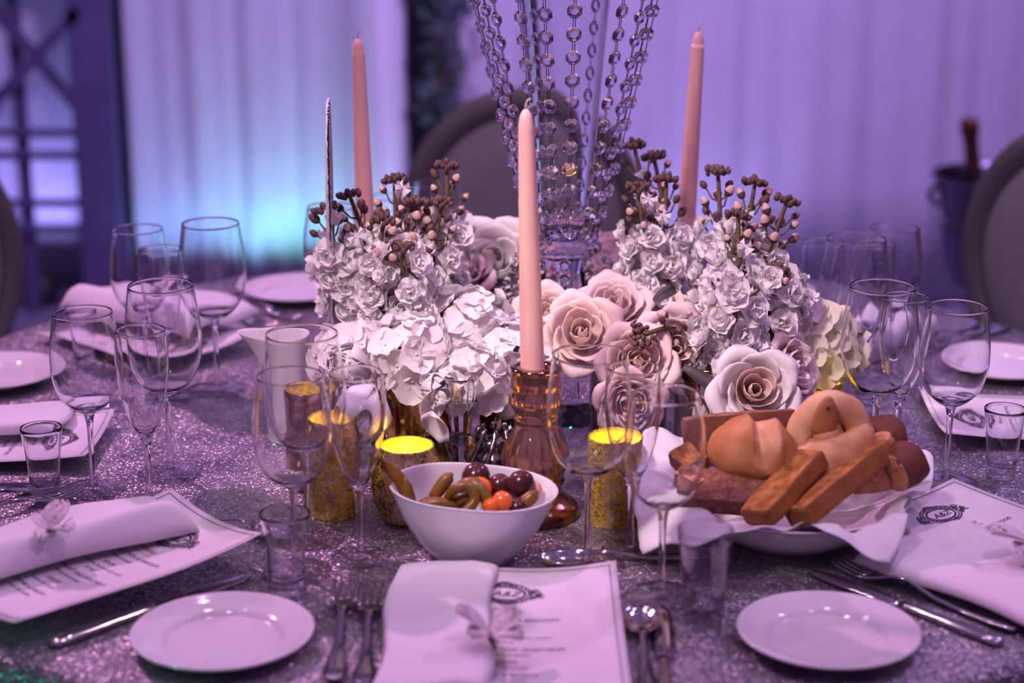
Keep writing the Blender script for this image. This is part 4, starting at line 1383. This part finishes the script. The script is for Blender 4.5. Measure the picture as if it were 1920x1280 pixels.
ed = obj('glitter_edge', mb.me('glitter_edge', WIRE, False), g, (0, 0, 0), (0, 0, R(3)))
ed['kind'] = 'stuff'

# ------------------------------------------------------------------ crystal vase with bead strands
VX, VY = 0.058, 2.05
g = thing('crystal_vase', 'tall clear crystal trumpet vase rising from the centre of the flowers', 'vase', (VX, VY, TZ))
FAC = lambda a, r, z: (r * (1 + 0.03 * math.cos(10 * a)), z)
obj('foot', mesh('foot', *lathe([(0, 0), (0.058, 0), (0.060, 0.006), (0.054, 0.022), (0.050, 0.06), (0.047, 0.10), (0.040, 0.125), (0.030, 0.150), (0.026, 0.172), (0.030, 0.188), (0, 0.189)], 20, FAC), CRYSTAL, False), g)
obj('collar', mesh('collar', *lathe([(0, 0.190), (0.036, 0.190), (0.043, 0.196), (0.043, 0.202), (0.034, 0.208), (0, 0.209)], 24), CRYSTAL, False), g)
tr = [(0.028 + 0.030 * (k / 20) ** 1.15, 0.2095 + 0.36 * k / 20) for k in range(21)]
obj('trumpet', mesh('trumpet', *lathe([(0, 0.2095)] + tr + [(tr[-1][0] - 0.002, 0.5705)] + [(r - 0.0035, z) for r, z in tr[::-1] if z > 0.222] + [(0.022, 0.221), (0, 0.220)], 64), GLASS), g)
V, F = [], []
n = 48
for i in range(n):
    a = 2 * PI * i / n
    for k in range(6):
        w = 2 * PI * k / 6
        V.append(((0.117 + 0.003 * math.cos(w)) * math.cos(a), (0.117 + 0.003 * math.cos(w)) * math.sin(a), 0.565 + 0.003 * math.sin(w)))
for i in range(n):
    for k in range(6):
        F.append((i * 6 + k, i * 6 + (k + 1) % 6, ((i + 1) % n) * 6 + (k + 1) % 6, ((i + 1) % n) * 6 + k))
obj('hanging_ring', mesh('hanging_ring', V, F, STEEL), g)
for k in range(4):
    a = k * PI / 2 + 0.3
    obj('ring_spoke', mesh('ring_spoke', *tube([(0.056 * math.cos(a), 0.056 * math.sin(a), 0.565), (0.117 * math.cos(a), 0.117 * math.sin(a), 0.565)], 0.002, 6), STEEL), g)

# one octagonal cut bead; its flat face looks along local Y
V, F = [], []
for (r, y) in ((0.0046, -0.0042), (0.0086, 0.0), (0.0046, 0.0042)):
    for k in range(8):
        a = 2 * PI * (k + 0.5) / 8
        V.append((r * math.cos(a), y, r * math.sin(a)))
for j in range(2):
    for k in range(8):
        F.append((j * 8 + k, (j + 1) * 8 + k, (j + 1) * 8 + (k + 1) % 8, j * 8 + (k + 1) % 8))
F += [tuple(range(8)), tuple(range(16, 24))[::-1]]
BEAD = mesh('bead', V, F, CRYSTAL, False)


def strand(label, path_fn, n, group, sc=1.0):
    """n beads along path_fn(t) in vase coordinates, joined by wire links"""
    s = thing('crystal_strand', label, 'bead strand', (VX, VY, TZ), 0, group)
    ph = random.Random(label).uniform(0.1, 0.9)
    pts = [Vector(path_fn((k + ph) / n)) for k in range(n)]
    mb = MB()
    for k in range(n):
        p = pts[k]
        d = (pts[min(k + 1, n - 1)] - pts[max(k - 1, 0)]).normalized()
        out = Vector((p.x, p.y, 0)).normalized()
        xax = d.cross(out).normalized()
        yax = d.cross(xax).normalized()
        M = Matrix((xax, yax, d)).transposed()
        obj('bead', BEAD, s, p, M.to_4x4(), sc)
        if k < n - 1:
            q = pts[k + 1]
            e = (q - p).normalized()
            a, b_ = p + e * 0.0068 * sc, q - e * 0.0068 * sc
            for sgn in (-1, 1):
                off = xax * 0.0012 * sgn
                mb.add(*tube([a + off, b_ + off], 0.00045, 4))
    obj('wire', mb.me('wire', WIRE), s)
    return s


def upper(a, r1=0.118):
    def fn(t_):
        z = 0.555 - t_ * 0.348
        k = (z - 0.207) / 0.348
        r = 0.036 + (r1 - 0.036) * k ** 0.92
        return (r * math.cos(a), r * math.sin(a), z)
    return fn


ANG = [R(q) for q in (180, 196, 210, 220, 240, 256, 274, 305, 322, 334, 350, 60, 120)]
WHERE = ['leftmost', 'second from left', 'third from left', 'fourth from left', 'fifth from left, beside the candle wick', 'just right of the front candle',
         'nearest the middle of the vase', 'front one of the bunch on the right', 'second of the bunch on the right', 'third of the bunch on the right', 'rightmost',
         'back right behind the vase', 'back left behind the vase']
for a, wh in zip(ANG, WHERE):
    strand('hanging crystal bead strand, ' + wh, upper(a, 0.118 if math.sin(a) < 0.2 else 0.100), 14, 'hanging strands round the crystal vase')
for k in range(10):
    a = R(150 + k * 30)

    def lower(t_, a=a):
        r = 0.046 + 0.034 * t_ ** 0.8
        return (r * math.cos(a), r * math.sin(a), 0.196 - 0.085 * t_)
    strand('short crystal strand spilling from the vase collar, ' + ['far left', 'left', 'front left', 'left of front', 'front', 'right of front', 'front right', 'right', 'far right', 'back'][k],
           lower, 6, 'short strands below the vase collar', 0.85)

# ------------------------------------------------------------------ flowers


def petal(L_, W_, cup, curl, nu=4, nv=4, ruf=0.0, rs=None):
    ph = rs.uniform(0, 6.28) if rs else 0

    def fn(u, v):
        a = 2 * u - 1
        w = W_ * 0.5 * (0.12 + 0.95 * math.sin(PI * min(1, 0.06 + 0.86 * v ** 1.25)) ** 0.62)
        ln = L_ * (v - 0.10 * abs(a) ** 2 * v)
        return (a * w, ln, cup * L_ * (a * a) * (0.3 + 0.7 * v) * 0.6 + curl * L_ * v * v + ruf * L_ * math.sin(5 * a + 4 * v + ph) * v)
    return grid(fn, nu, nv)


RS = random.Random(77)
# stock florets: ruffled double rosettes
FLORET = []
for q in range(4):
    mb = MB()
    for layer, (cnt, L_, W_, lift, cup) in enumerate(((5, 0.0150, 0.0175, 0.25, 0.45), (5, 0.0120, 0.0145, 0.75, 0.7), (3, 0.0085, 0.0105, 1.2, 1.0))):
        for k in range(cnt):
            a = 2 * PI * (k + 0.37 * layer) / cnt + RS.uniform(-.25, .25)
            V, F = petal(L_ * RS.uniform(.88, 1.1), W_ * RS.uniform(.9, 1.1), cup, RS.uniform(-.3, .15), 5, 5, 0.05, RS)
            mb.add(V, F, 0, Matrix.Rotation(a, 4, 'Z') @ Matrix.Rotation(lift + RS.uniform(-.2, .2), 4, 'X'))
    FLORET.append(mb.me('stock_floret', P_STOCK))
# buds
mb = MB()
V, F = lathe([(0, 0), (0.0022, 0.0004), (0.0040, 0.003), (0.0044, 0.0058), (0.0036, 0.0090), (0.0015, 0.0115), (0, 0.012)], 9)
mb.V, mb.F = V, F
mb.I = [1 if sum(V[k][2] for k in f) / len(f) > 0.0070 else 0 for f in F]
BUD_BIG = mb.me('bud', [BUD, BUDP])
mb = MB(); mb.add(V, F)
BUD_DARK = mb.me('bud', [BUD])
mb = MB()
for k in range(4):
    Vp, Fp = petal(0.012, 0.012, 1.1, 0.55, 4, 4)
    mb.add(Vp, Fp, 0, Matrix.Rotation(k * PI / 2 + .3, 4, 'Z') @ Matrix.Rotation(1.15, 4, 'X'))
mb.add(V, F, 1, Matrix.Scale(0.6, 4))
BUD_OPEN = mb.me('opening_bud', [P_STOCK, BUD])


def stock(label, bot, top, seed, nfl=15, f0=0.02, f1=0.62, nbud=9, spread=0.024):
    rs = random.Random(seed)
    bot, top = Vector((bot[0], bot[1], bot[2] - 0.03)), Vector(top)
    s = thing('stock_flower', label, 'flower', bot, 0, 'white stock stems')
    ax = top - bot
    L_ = ax.length
    d = ax.normalized()
    side = d.cross(Vector((0, 1, 0))).normalized()
    fwd = side.cross(d).normalized()
    bend = side * rs.uniform(-0.012, 0.012)

    def P(t_):
        return ax * t_ + bend * math.sin(PI * t_)
    mb = MB()
    mb.add(*tube([P(k / 10) for k in range(11)], [0.0042 - 0.0020 * k / 10 for k in range(11)], 7))
    buds = []
    for k in range(nbud):
        t_ = f1 - 0.02 + (0.93 - f1) * (k + rs.random()) / nbud
        a = k * 2.4 + rs.uniform(-.3, .3)
        rad = spread * (0.95 - 0.55 * (t_ - f1) / (1 - f1)) * rs.uniform(.7, 1.05)
        o_ = side * math.cos(a) + fwd * math.sin(a)
        p0 = P(t_ - 0.06)
        p1 = P(t_) + o_ * rad
        mb.add(*tube([p0, p0 + o_ * rad * 0.6 + d * 0.003, p1], 0.0011, 5))
        buds.append((p1, (o_ * 0.7 + d * 0.9), rs.uniform(0.85, 1.2) * (1.05 - 0.25 * (t_ - f1)), BUD_BIG if rs.random() < 0.72 else BUD_DARK))
    obj('stalk', mb.me('stalk', STALK), s)
    for p, dr, sc, me in buds:
        if rs.random() < 0.22:
            me = BUD_OPEN
        obj('bud', me, s, p, aim(dr, rs.uniform(0, 6)), sc)
    # the tight dark head of unopened buds
    for k in range(17):
        a = k * 2.4
        r_ = 0.0125 * math.sqrt(k / 17)
        o_ = side * math.cos(a) + fwd * math.sin(a)
        p = P(0.94) + o_ * r_ + d * (0.006 - 0.35 * r_ + rs.uniform(-.002, .002))
        obj('bud', BUD_DARK, s, p, aim(d + o_ * 0.5, a), rs.uniform(0.56, 0.80))
    for k in range(nfl):
        t_ = f0 + (f1 - f0) * (k + 0.5 * rs.random()) / nfl
        a = k * 2.4 + rs.uniform(-.35, .35)
        o_ = side * math.cos(a) + fwd * math.sin(a)
        rad = spread * rs.uniform(.7, 1.15)
        obj('floret', FLORET[rs.randrange(4)], s, P(t_) + o_ * rad + d * 0.004, aim(o_ + d * rs.uniform(0.1, 0.6) + Vector((0, -0.25, 0)), rs.uniform(0, 6)), rs.uniform(0.95, 1.3))
    return s


SL = [((-0.131, 1.950, 0.866), (-0.178, 1.980, 1.028), 'white stock stem behind the silver rod at far left'),
      ((-0.117, 1.970, 0.860), (-0.128, 2.000, 1.042), 'white stock stem just right of the left taper candle'),
      ((-0.094, 1.980, 0.857), (-0.072, 2.030, 1.053), 'tallest white stock stem of the left cluster, against the grey chair'),
      ((-0.107, 1.940, 0.863), (-0.100, 1.970, 1.022), 'white stock stem in the middle of the left cluster'),
      ((-0.134, 1.920, 0.869), (-0.134, 1.930, 1.010), 'white stock stem at the front of the left cluster'),
      ((-0.142, 1.950, 0.866), (-0.200, 1.965, 1.016), 'white stock stem leaning furthest left past the rod'),
      ((-0.093, 1.960, 0.863), (-0.075, 1.985, 1.018), 'white stock stem at the right of the left cluster'),
      ((-0.112, 1.900, 0.850), (-0.116, 1.905, 0.985), 'low white stock stem full of open florets at left front')]
for i, (b_, t_, lab) in enumerate(SL):
    stock(lab, b_, t_, 100 + i, 24 if i != 7 else 22, 0.10, 0.72 if i != 7 else 0.95, 9 if i != 7 else 4, 0.023)
SR = [((0.164, 2.050, 0.862), (0.136, 2.100, 1.063), 'tall dark-budded stock stem right behind the crystal vase'),
      ((0.176, 2.050, 0.862), (0.158, 2.080, 1.053), 'dark-budded stock stem between the crystal vase and the right candle'),
      ((0.183, 1.980, 0.857), (0.170, 2.020, 1.039), 'white stock stem just left of the right taper candle'),
      ((0.209, 1.950, 0.860), (0.223, 2.000, 1.052), 'tallest white stock stem just right of the right taper candle'),
      ((0.221, 1.930, 0.866), (0.263, 1.980, 1.042), 'white stock stem second from the right in the right cluster'),
      ((0.223, 1.920, 0.863), (0.295, 1.950, 1.028), 'white stock stem leaning furthest right'),
      ((0.208, 1.880, 0.869), (0.237, 1.920, 1.018), 'white stock stem at the front of the right cluster'),
      ((0.159, 1.980, 0.881), (0.137, 2.000, 1.032), 'white stock stem with a bare curved stalk at left of the right cluster'),
      ((0.200, 1.905, 0.925), (0.132, 1.835, 0.905), 'small stock sprig drooping over the peach roses'),
      ((0.225, 1.850, 0.830), (0.232, 1.850, 0.960), 'low white stock stem full of open florets at right front'),
      ((0.265, 1.900, 0.840), (0.280, 1.905, 0.960), 'low white stock stem beside the cream hydrangea')]
for i, (b_, t_, lab) in enumerate(SR):
    if i == 8:
        stock(lab, b_, t_, 208, 4, 0.05, 0.35, 7, 0.014)
    elif i >= 9:
        stock(lab, b_, t_, 200 + i, 24, 0.08, 0.95, 4, 0.026)
    else:
        stock(lab, b_, t_, 200 + i, 22 if i > 1 else 12, 0.10, 0.70 if i > 1 else 0.5, 10, 0.023)

# roses
ROSE = {}


def rose_petals(mat):
    if mat.name in ROSE:
        return ROSE[mat.name]
    out = []
    for i, (Rr, H_, span, opn, cnt) in enumerate(((0.0050, 0.033, 3.4, -0.10, 3), (0.0095, 0.0345, 2.7, 0.00, 3), (0.0150, 0.034, 2.2, 0.10, 4), (0.0215, 0.032, 1.9, 0.30, 5),
                                                  (0.0275, 0.029, 1.75, 0.62, 5))):
        def fn(u, v, Rr=Rr, H_=H_, span=span, opn=opn):
            a = 2 * u - 1
            wv = math.sin(PI * min(1, 0.06 + 0.72 * v)) ** 0.6
            th = a * span * 0.5 * wv * (1 - 0.30 * v ** 6)
            shape = 0.30 + 0.75 * math.sin(PI / 2 * min(1, v * 1.35)) ** 0.9
            lip = max(0.0, v - 0.62) / 0.38
            r = Rr * shape * (1 + 0.10 * a) + opn * 0.016 * lip ** 1.5 * (1 + 0.25 * math.cos(3 * a))
            z = H_ * (v - 0.09 * a * a * v) - max(0, opn) * 0.015 * lip ** 2.6 + 0.0012 * math.sin(7 * a) * lip
            return (r * math.cos(th), r * math.sin(th), z)
        V, F = grid(fn, 8, 7)
        out.append((mesh('petal', *solid(V, F, 0.0004), mat), cnt))
    ROSE[mat.name] = out
    return out


def rose(label, p, d, sc, mat, seed, inner=None):
    rs = random.Random(seed)
    M = aim(d, rs.uniform(0, 6))
    c = Vector(p) - Vector(d).normalized() * 0.018 * sc
    s = thing('rose', label, 'flower', c, 0, 'roses in the centrepiece', M)
    s.scale = (sc,) * 3
    for i, (me, cnt) in enumerate(rose_petals(mat)):
        if inner and i < 3:
            me = rose_petals(inner)[i][0]
        for k in range(cnt):
            obj('petal', me, s, (0, 0, 0.001 * i), (rs.uniform(-.07, .07), rs.uniform(-.07, .07), 2 * PI * (k + 0.4 * i) / cnt + rs.uniform(-.15, .15)), (1, 1, rs.uniform(.94, 1.05)))
    obj('stem', mesh('stem', *tube([(0, 0, 0.004), (0, 0, -0.02), (0.002, 0, -0.045)], 0.003, 6), STALK), s)
    return s


for i, (lab, p, d, sc, mat, inn) in enumerate((
        ('peach rose facing forward just right of the front candle', (0.073, 1.885, 0.893), (-0.05, -0.75, 0.55), 1.20, P_PEACH, P_PEACH),
        ('peach rose with a rusty heart below and right of the others', (0.130, 1.850, 0.872), (0.1, -0.7, 0.45), 1.15, P_PEACH, P_PEACH),
        ('blush rose above the peach roses in front of the vase foot', (0.110, 1.945, 0.905), (0.0, -0.6, 0.8), 1.15, P_BLUSH, P_BLUSH),
        ('blush rose with broad loose petals left of the bronze vase', (0.168, 1.880, 0.878), (0.25, -0.75, 0.3), 1.25, P_BLUSH, P_PEACH),
        ('peach rose half hidden behind the front candle', (0.040, 1.950, 0.893), (-0.1, -0.7, 0.6), 1.05, P_PEACH, P_PEACH),
        ('large white rose in full bloom above the bread', (0.246, 1.805, 0.856), (0.0, -0.85, 0.42), 1.25, P_WHITE, P_PEACH),
        ('big open white rose left of the crystal vase', (-0.018, 2.100, 0.915), (0.0, -0.75, 0.5), 1.50, P_WHITE, P_WHITE),
        ('blush rose seen from the side right of the white rose', (0.290, 1.860, 0.862), (0.7, -0.5, 0.3), 1.10, P_BLUSH, P_BLUSH),
        ('dusky pink rose behind the left stock flowers', (-0.060, 2.080, 0.908), (-0.1, -0.5, 0.7), 1.15, P_BLUSH, P_BLUSH),
        ('pale peach rose tucked under the right stock flowers', (0.160, 1.965, 0.892), (0.1, -0.6, 0.7), 1.10, P_PEACH, P_PEACH),
        ('drooping blush rose behind the large front wine glass', (0.120, 1.815, 0.842), (0.05, -0.7, -0.1), 1.00, P_BLUSH, P_BLUSH))):
    rose(lab, p, d, sc, mat, 300 + i, inn)

# hydrangeas and peonies
HYD = {}


def hydrangea(label, p, rad, mat, seed, n=22, sc=1.0):
    rs = random.Random(seed)
    if mat.name not in HYD:
        HYD[mat.name] = []
        for q in range(3):
            mb = MB()
            for k in range(4):
                V, F = petal(0.0185 * rs.uniform(.9, 1.1), 0.021 * rs.uniform(.9, 1.1), rs.uniform(.1, .35), rs.uniform(-.25, .15), 5, 5, 0.05, rs)
                mb.add(V, F, 0, Matrix.Rotation(k * PI / 2 + rs.uniform(-.2, .2), 4, 'Z') @ Matrix.Rotation(0.22 + rs.uniform(-.1, .15), 4, 'X'))
            mb.add(*lathe([(0, -0.001), (0.0015, 0.0005), (0.001, 0.002), (0, 0.0024)], 7), 0)
            HYD[mat.name].append(mb.me('hydrangea_floret', mat))
    s = thing('hydrangea', label, 'flower', p, 0, 'hydrangea heads in the centrepiece')
    core = mesh('heart', *lathe([(0, -rad * 0.6), (rad * 0.5, -rad * 0.45), (rad * 0.72, 0), (rad * 0.5, rad * 0.5), (0, rad * 0.62)], 14), STALK)
    obj('heart', core, s)
    for k in range(n):
        z = 1 - 1.35 * (k + 0.5) / n
        r_ = math.sqrt(max(0, 1 - z * z))
        a = k * 2.39996 + rs.uniform(-.2, .2)
        d = Vector((r_ * math.cos(a), r_ * math.sin(a), z))
        obj('floret', HYD[mat.name][rs.randrange(3)], s, d * rad * rs.uniform(.88, 1.1), aim(d + Vector((rs.uniform(-.3, .3), rs.uniform(-.3, .3), rs.uniform(-.2, .2))), rs.uniform(0, 6)), sc * rs.uniform(.9, 1.2))
    return s


for i, (lab, p, rad, mat, n, sc) in enumerate((
        ('white hydrangea head left of the front candle', (-0.045, 1.915, 0.880), 0.044, P_WHITE, 26, 1.15),
        ('white hydrangea head directly behind the candlestick top', (0.004, 1.885, 0.866), 0.036, P_WHITE, 22, 1.1),
        ('white hydrangea head below the left stock flowers', (-0.110, 1.865, 0.868), 0.042, P_WHITE, 26, 1.1),
        ('cream-green hydrangea at the right end of the centrepiece', (0.322, 1.955, 0.852), 0.048, P_CREAM, 30, 1.2),
        ('white hydrangea behind the right stock flowers near the glasses', (0.285, 1.930, 0.905), 0.036, P_WHITE, 22, 1.0),
        ('white hydrangea low behind the crystal candlestick', (-0.045, 1.845, 0.852), 0.036, P_WHITE, 22, 1.05),
        ('dusky hydrangea behind the vase foot at right', (0.115, 2.150, 0.890), 0.044, P_BLUSH, 24, 1.1),
        ('white hydrangea at the far left of the flowers beside the rod', (-0.168, 1.875, 0.862), 0.036, P_WHITE, 22, 1.1))):
    hydrangea(lab, p, rad, mat, 400 + i, n, sc)


def peony(label, p, d, sc, seed):
    rs = random.Random(seed)
    s = thing('peony', label, 'flower', p, 0, 'peonies at the left front', aim(d, rs.uniform(0, 6)))
    s.scale = (sc,) * 3
    for i, (cnt, L_, W_, base) in enumerate(((4, 0.046, 0.034, 1.38), (5, 0.052, 0.040, 1.20), (5, 0.054, 0.042, 0.95))):
        for k in range(cnt):
            V, F = petal(L_, W_, 0.55, 0.55, 7, 8, 0.015, rs)
            o = obj('petal', mesh('petal', *solid(V, F, 0.0005), P_WHITE), s, (0, 0, -0.022), Matrix.Rotation(2 * PI * (k + 0.4 * i) / cnt + rs.uniform(-.2, .2), 4, 'Z') @ Matrix.Rotation(base - 0.25 + rs.uniform(-.12, .12), 4, 'X'))
    obj('heart', mesh('heart', *lathe([(0, -0.02), (0.012, -0.014), (0.017, 0.0), (0.012, 0.014), (0, 0.02)], 14), P_WHITE), s)
    obj('stem', mesh('stem', *tube([(0, 0, -0.018), (0, 0, -0.05)], 0.0035, 6), STALK), s)


peony('round white peony bud hanging behind the front flute', (-0.146, 1.778, 0.850), (-0.15, -0.70, -0.25), 1.2, 1)
peony('white peony bud beside the crystal candlestick', (-0.076, 1.825, 0.852), (0.1, -0.7, 0.1), 0.85, 2)
peony('open white peony at the left end above the amber votive', (-0.160, 1.850, 0.862), (-0.35, -0.6, 0.4), 0.95, 3)

# loose fallen petals and dark leaves
for i, (x, y, z, rx, ry, rz, lab) in enumerate(((-0.085, 1.790, 0.826, 1.2, 0.2, 0.4, 'loose white petal hanging left of the crystal candlestick'),
                                                (-0.067, 1.780, 0.810, 1.5, -0.3, -0.6, 'lowest loose white petal beside the crystal candlestick'),
                                                (-0.004, 1.835, 0.815, 1.7, 0.3, 2.9, 'pale green petal hanging left of the candlestick'))):
    V, F = petal(0.034, 0.026, 0.5, 0.35, 6, 6)
    tag(obj('flower_petal', mesh('flower_petal', *solid(V, F, 0.0005), P_WHITE if i < 2 else P_CREAM), None, (x, y, z), (rx, ry, rz)), lab, 'petal', 'loose hanging petals')
for i, (x, y, z, rx, ry, rz, sc, lab) in enumerate(((0.175, 1.832, 0.872, -0.5, 0.3, -2.2, 1.3, 'long dark leaf hanging over the bronze vase by the white rose'),
                                                    (0.150, 1.895, 0.925, 0.2, 0.4, -0.6, 1.0, 'small dark leaf above the peach roses'),
                                                    (-0.078, 1.815, 0.835, 2.2, 0.2, 0.2, 1.0, 'narrow dark leaf between the peonies'))):
    V, F = petal(0.045 * sc, 0.014 * sc, 0.3, -0.15, 4, 6)
    tag(obj('leaf', mesh('leaf', *solid(V, F, 0.0005), LEAF), None, (x, y, z), (rx, ry, rz)), lab, 'leaf', 'dark leaves among the flowers')
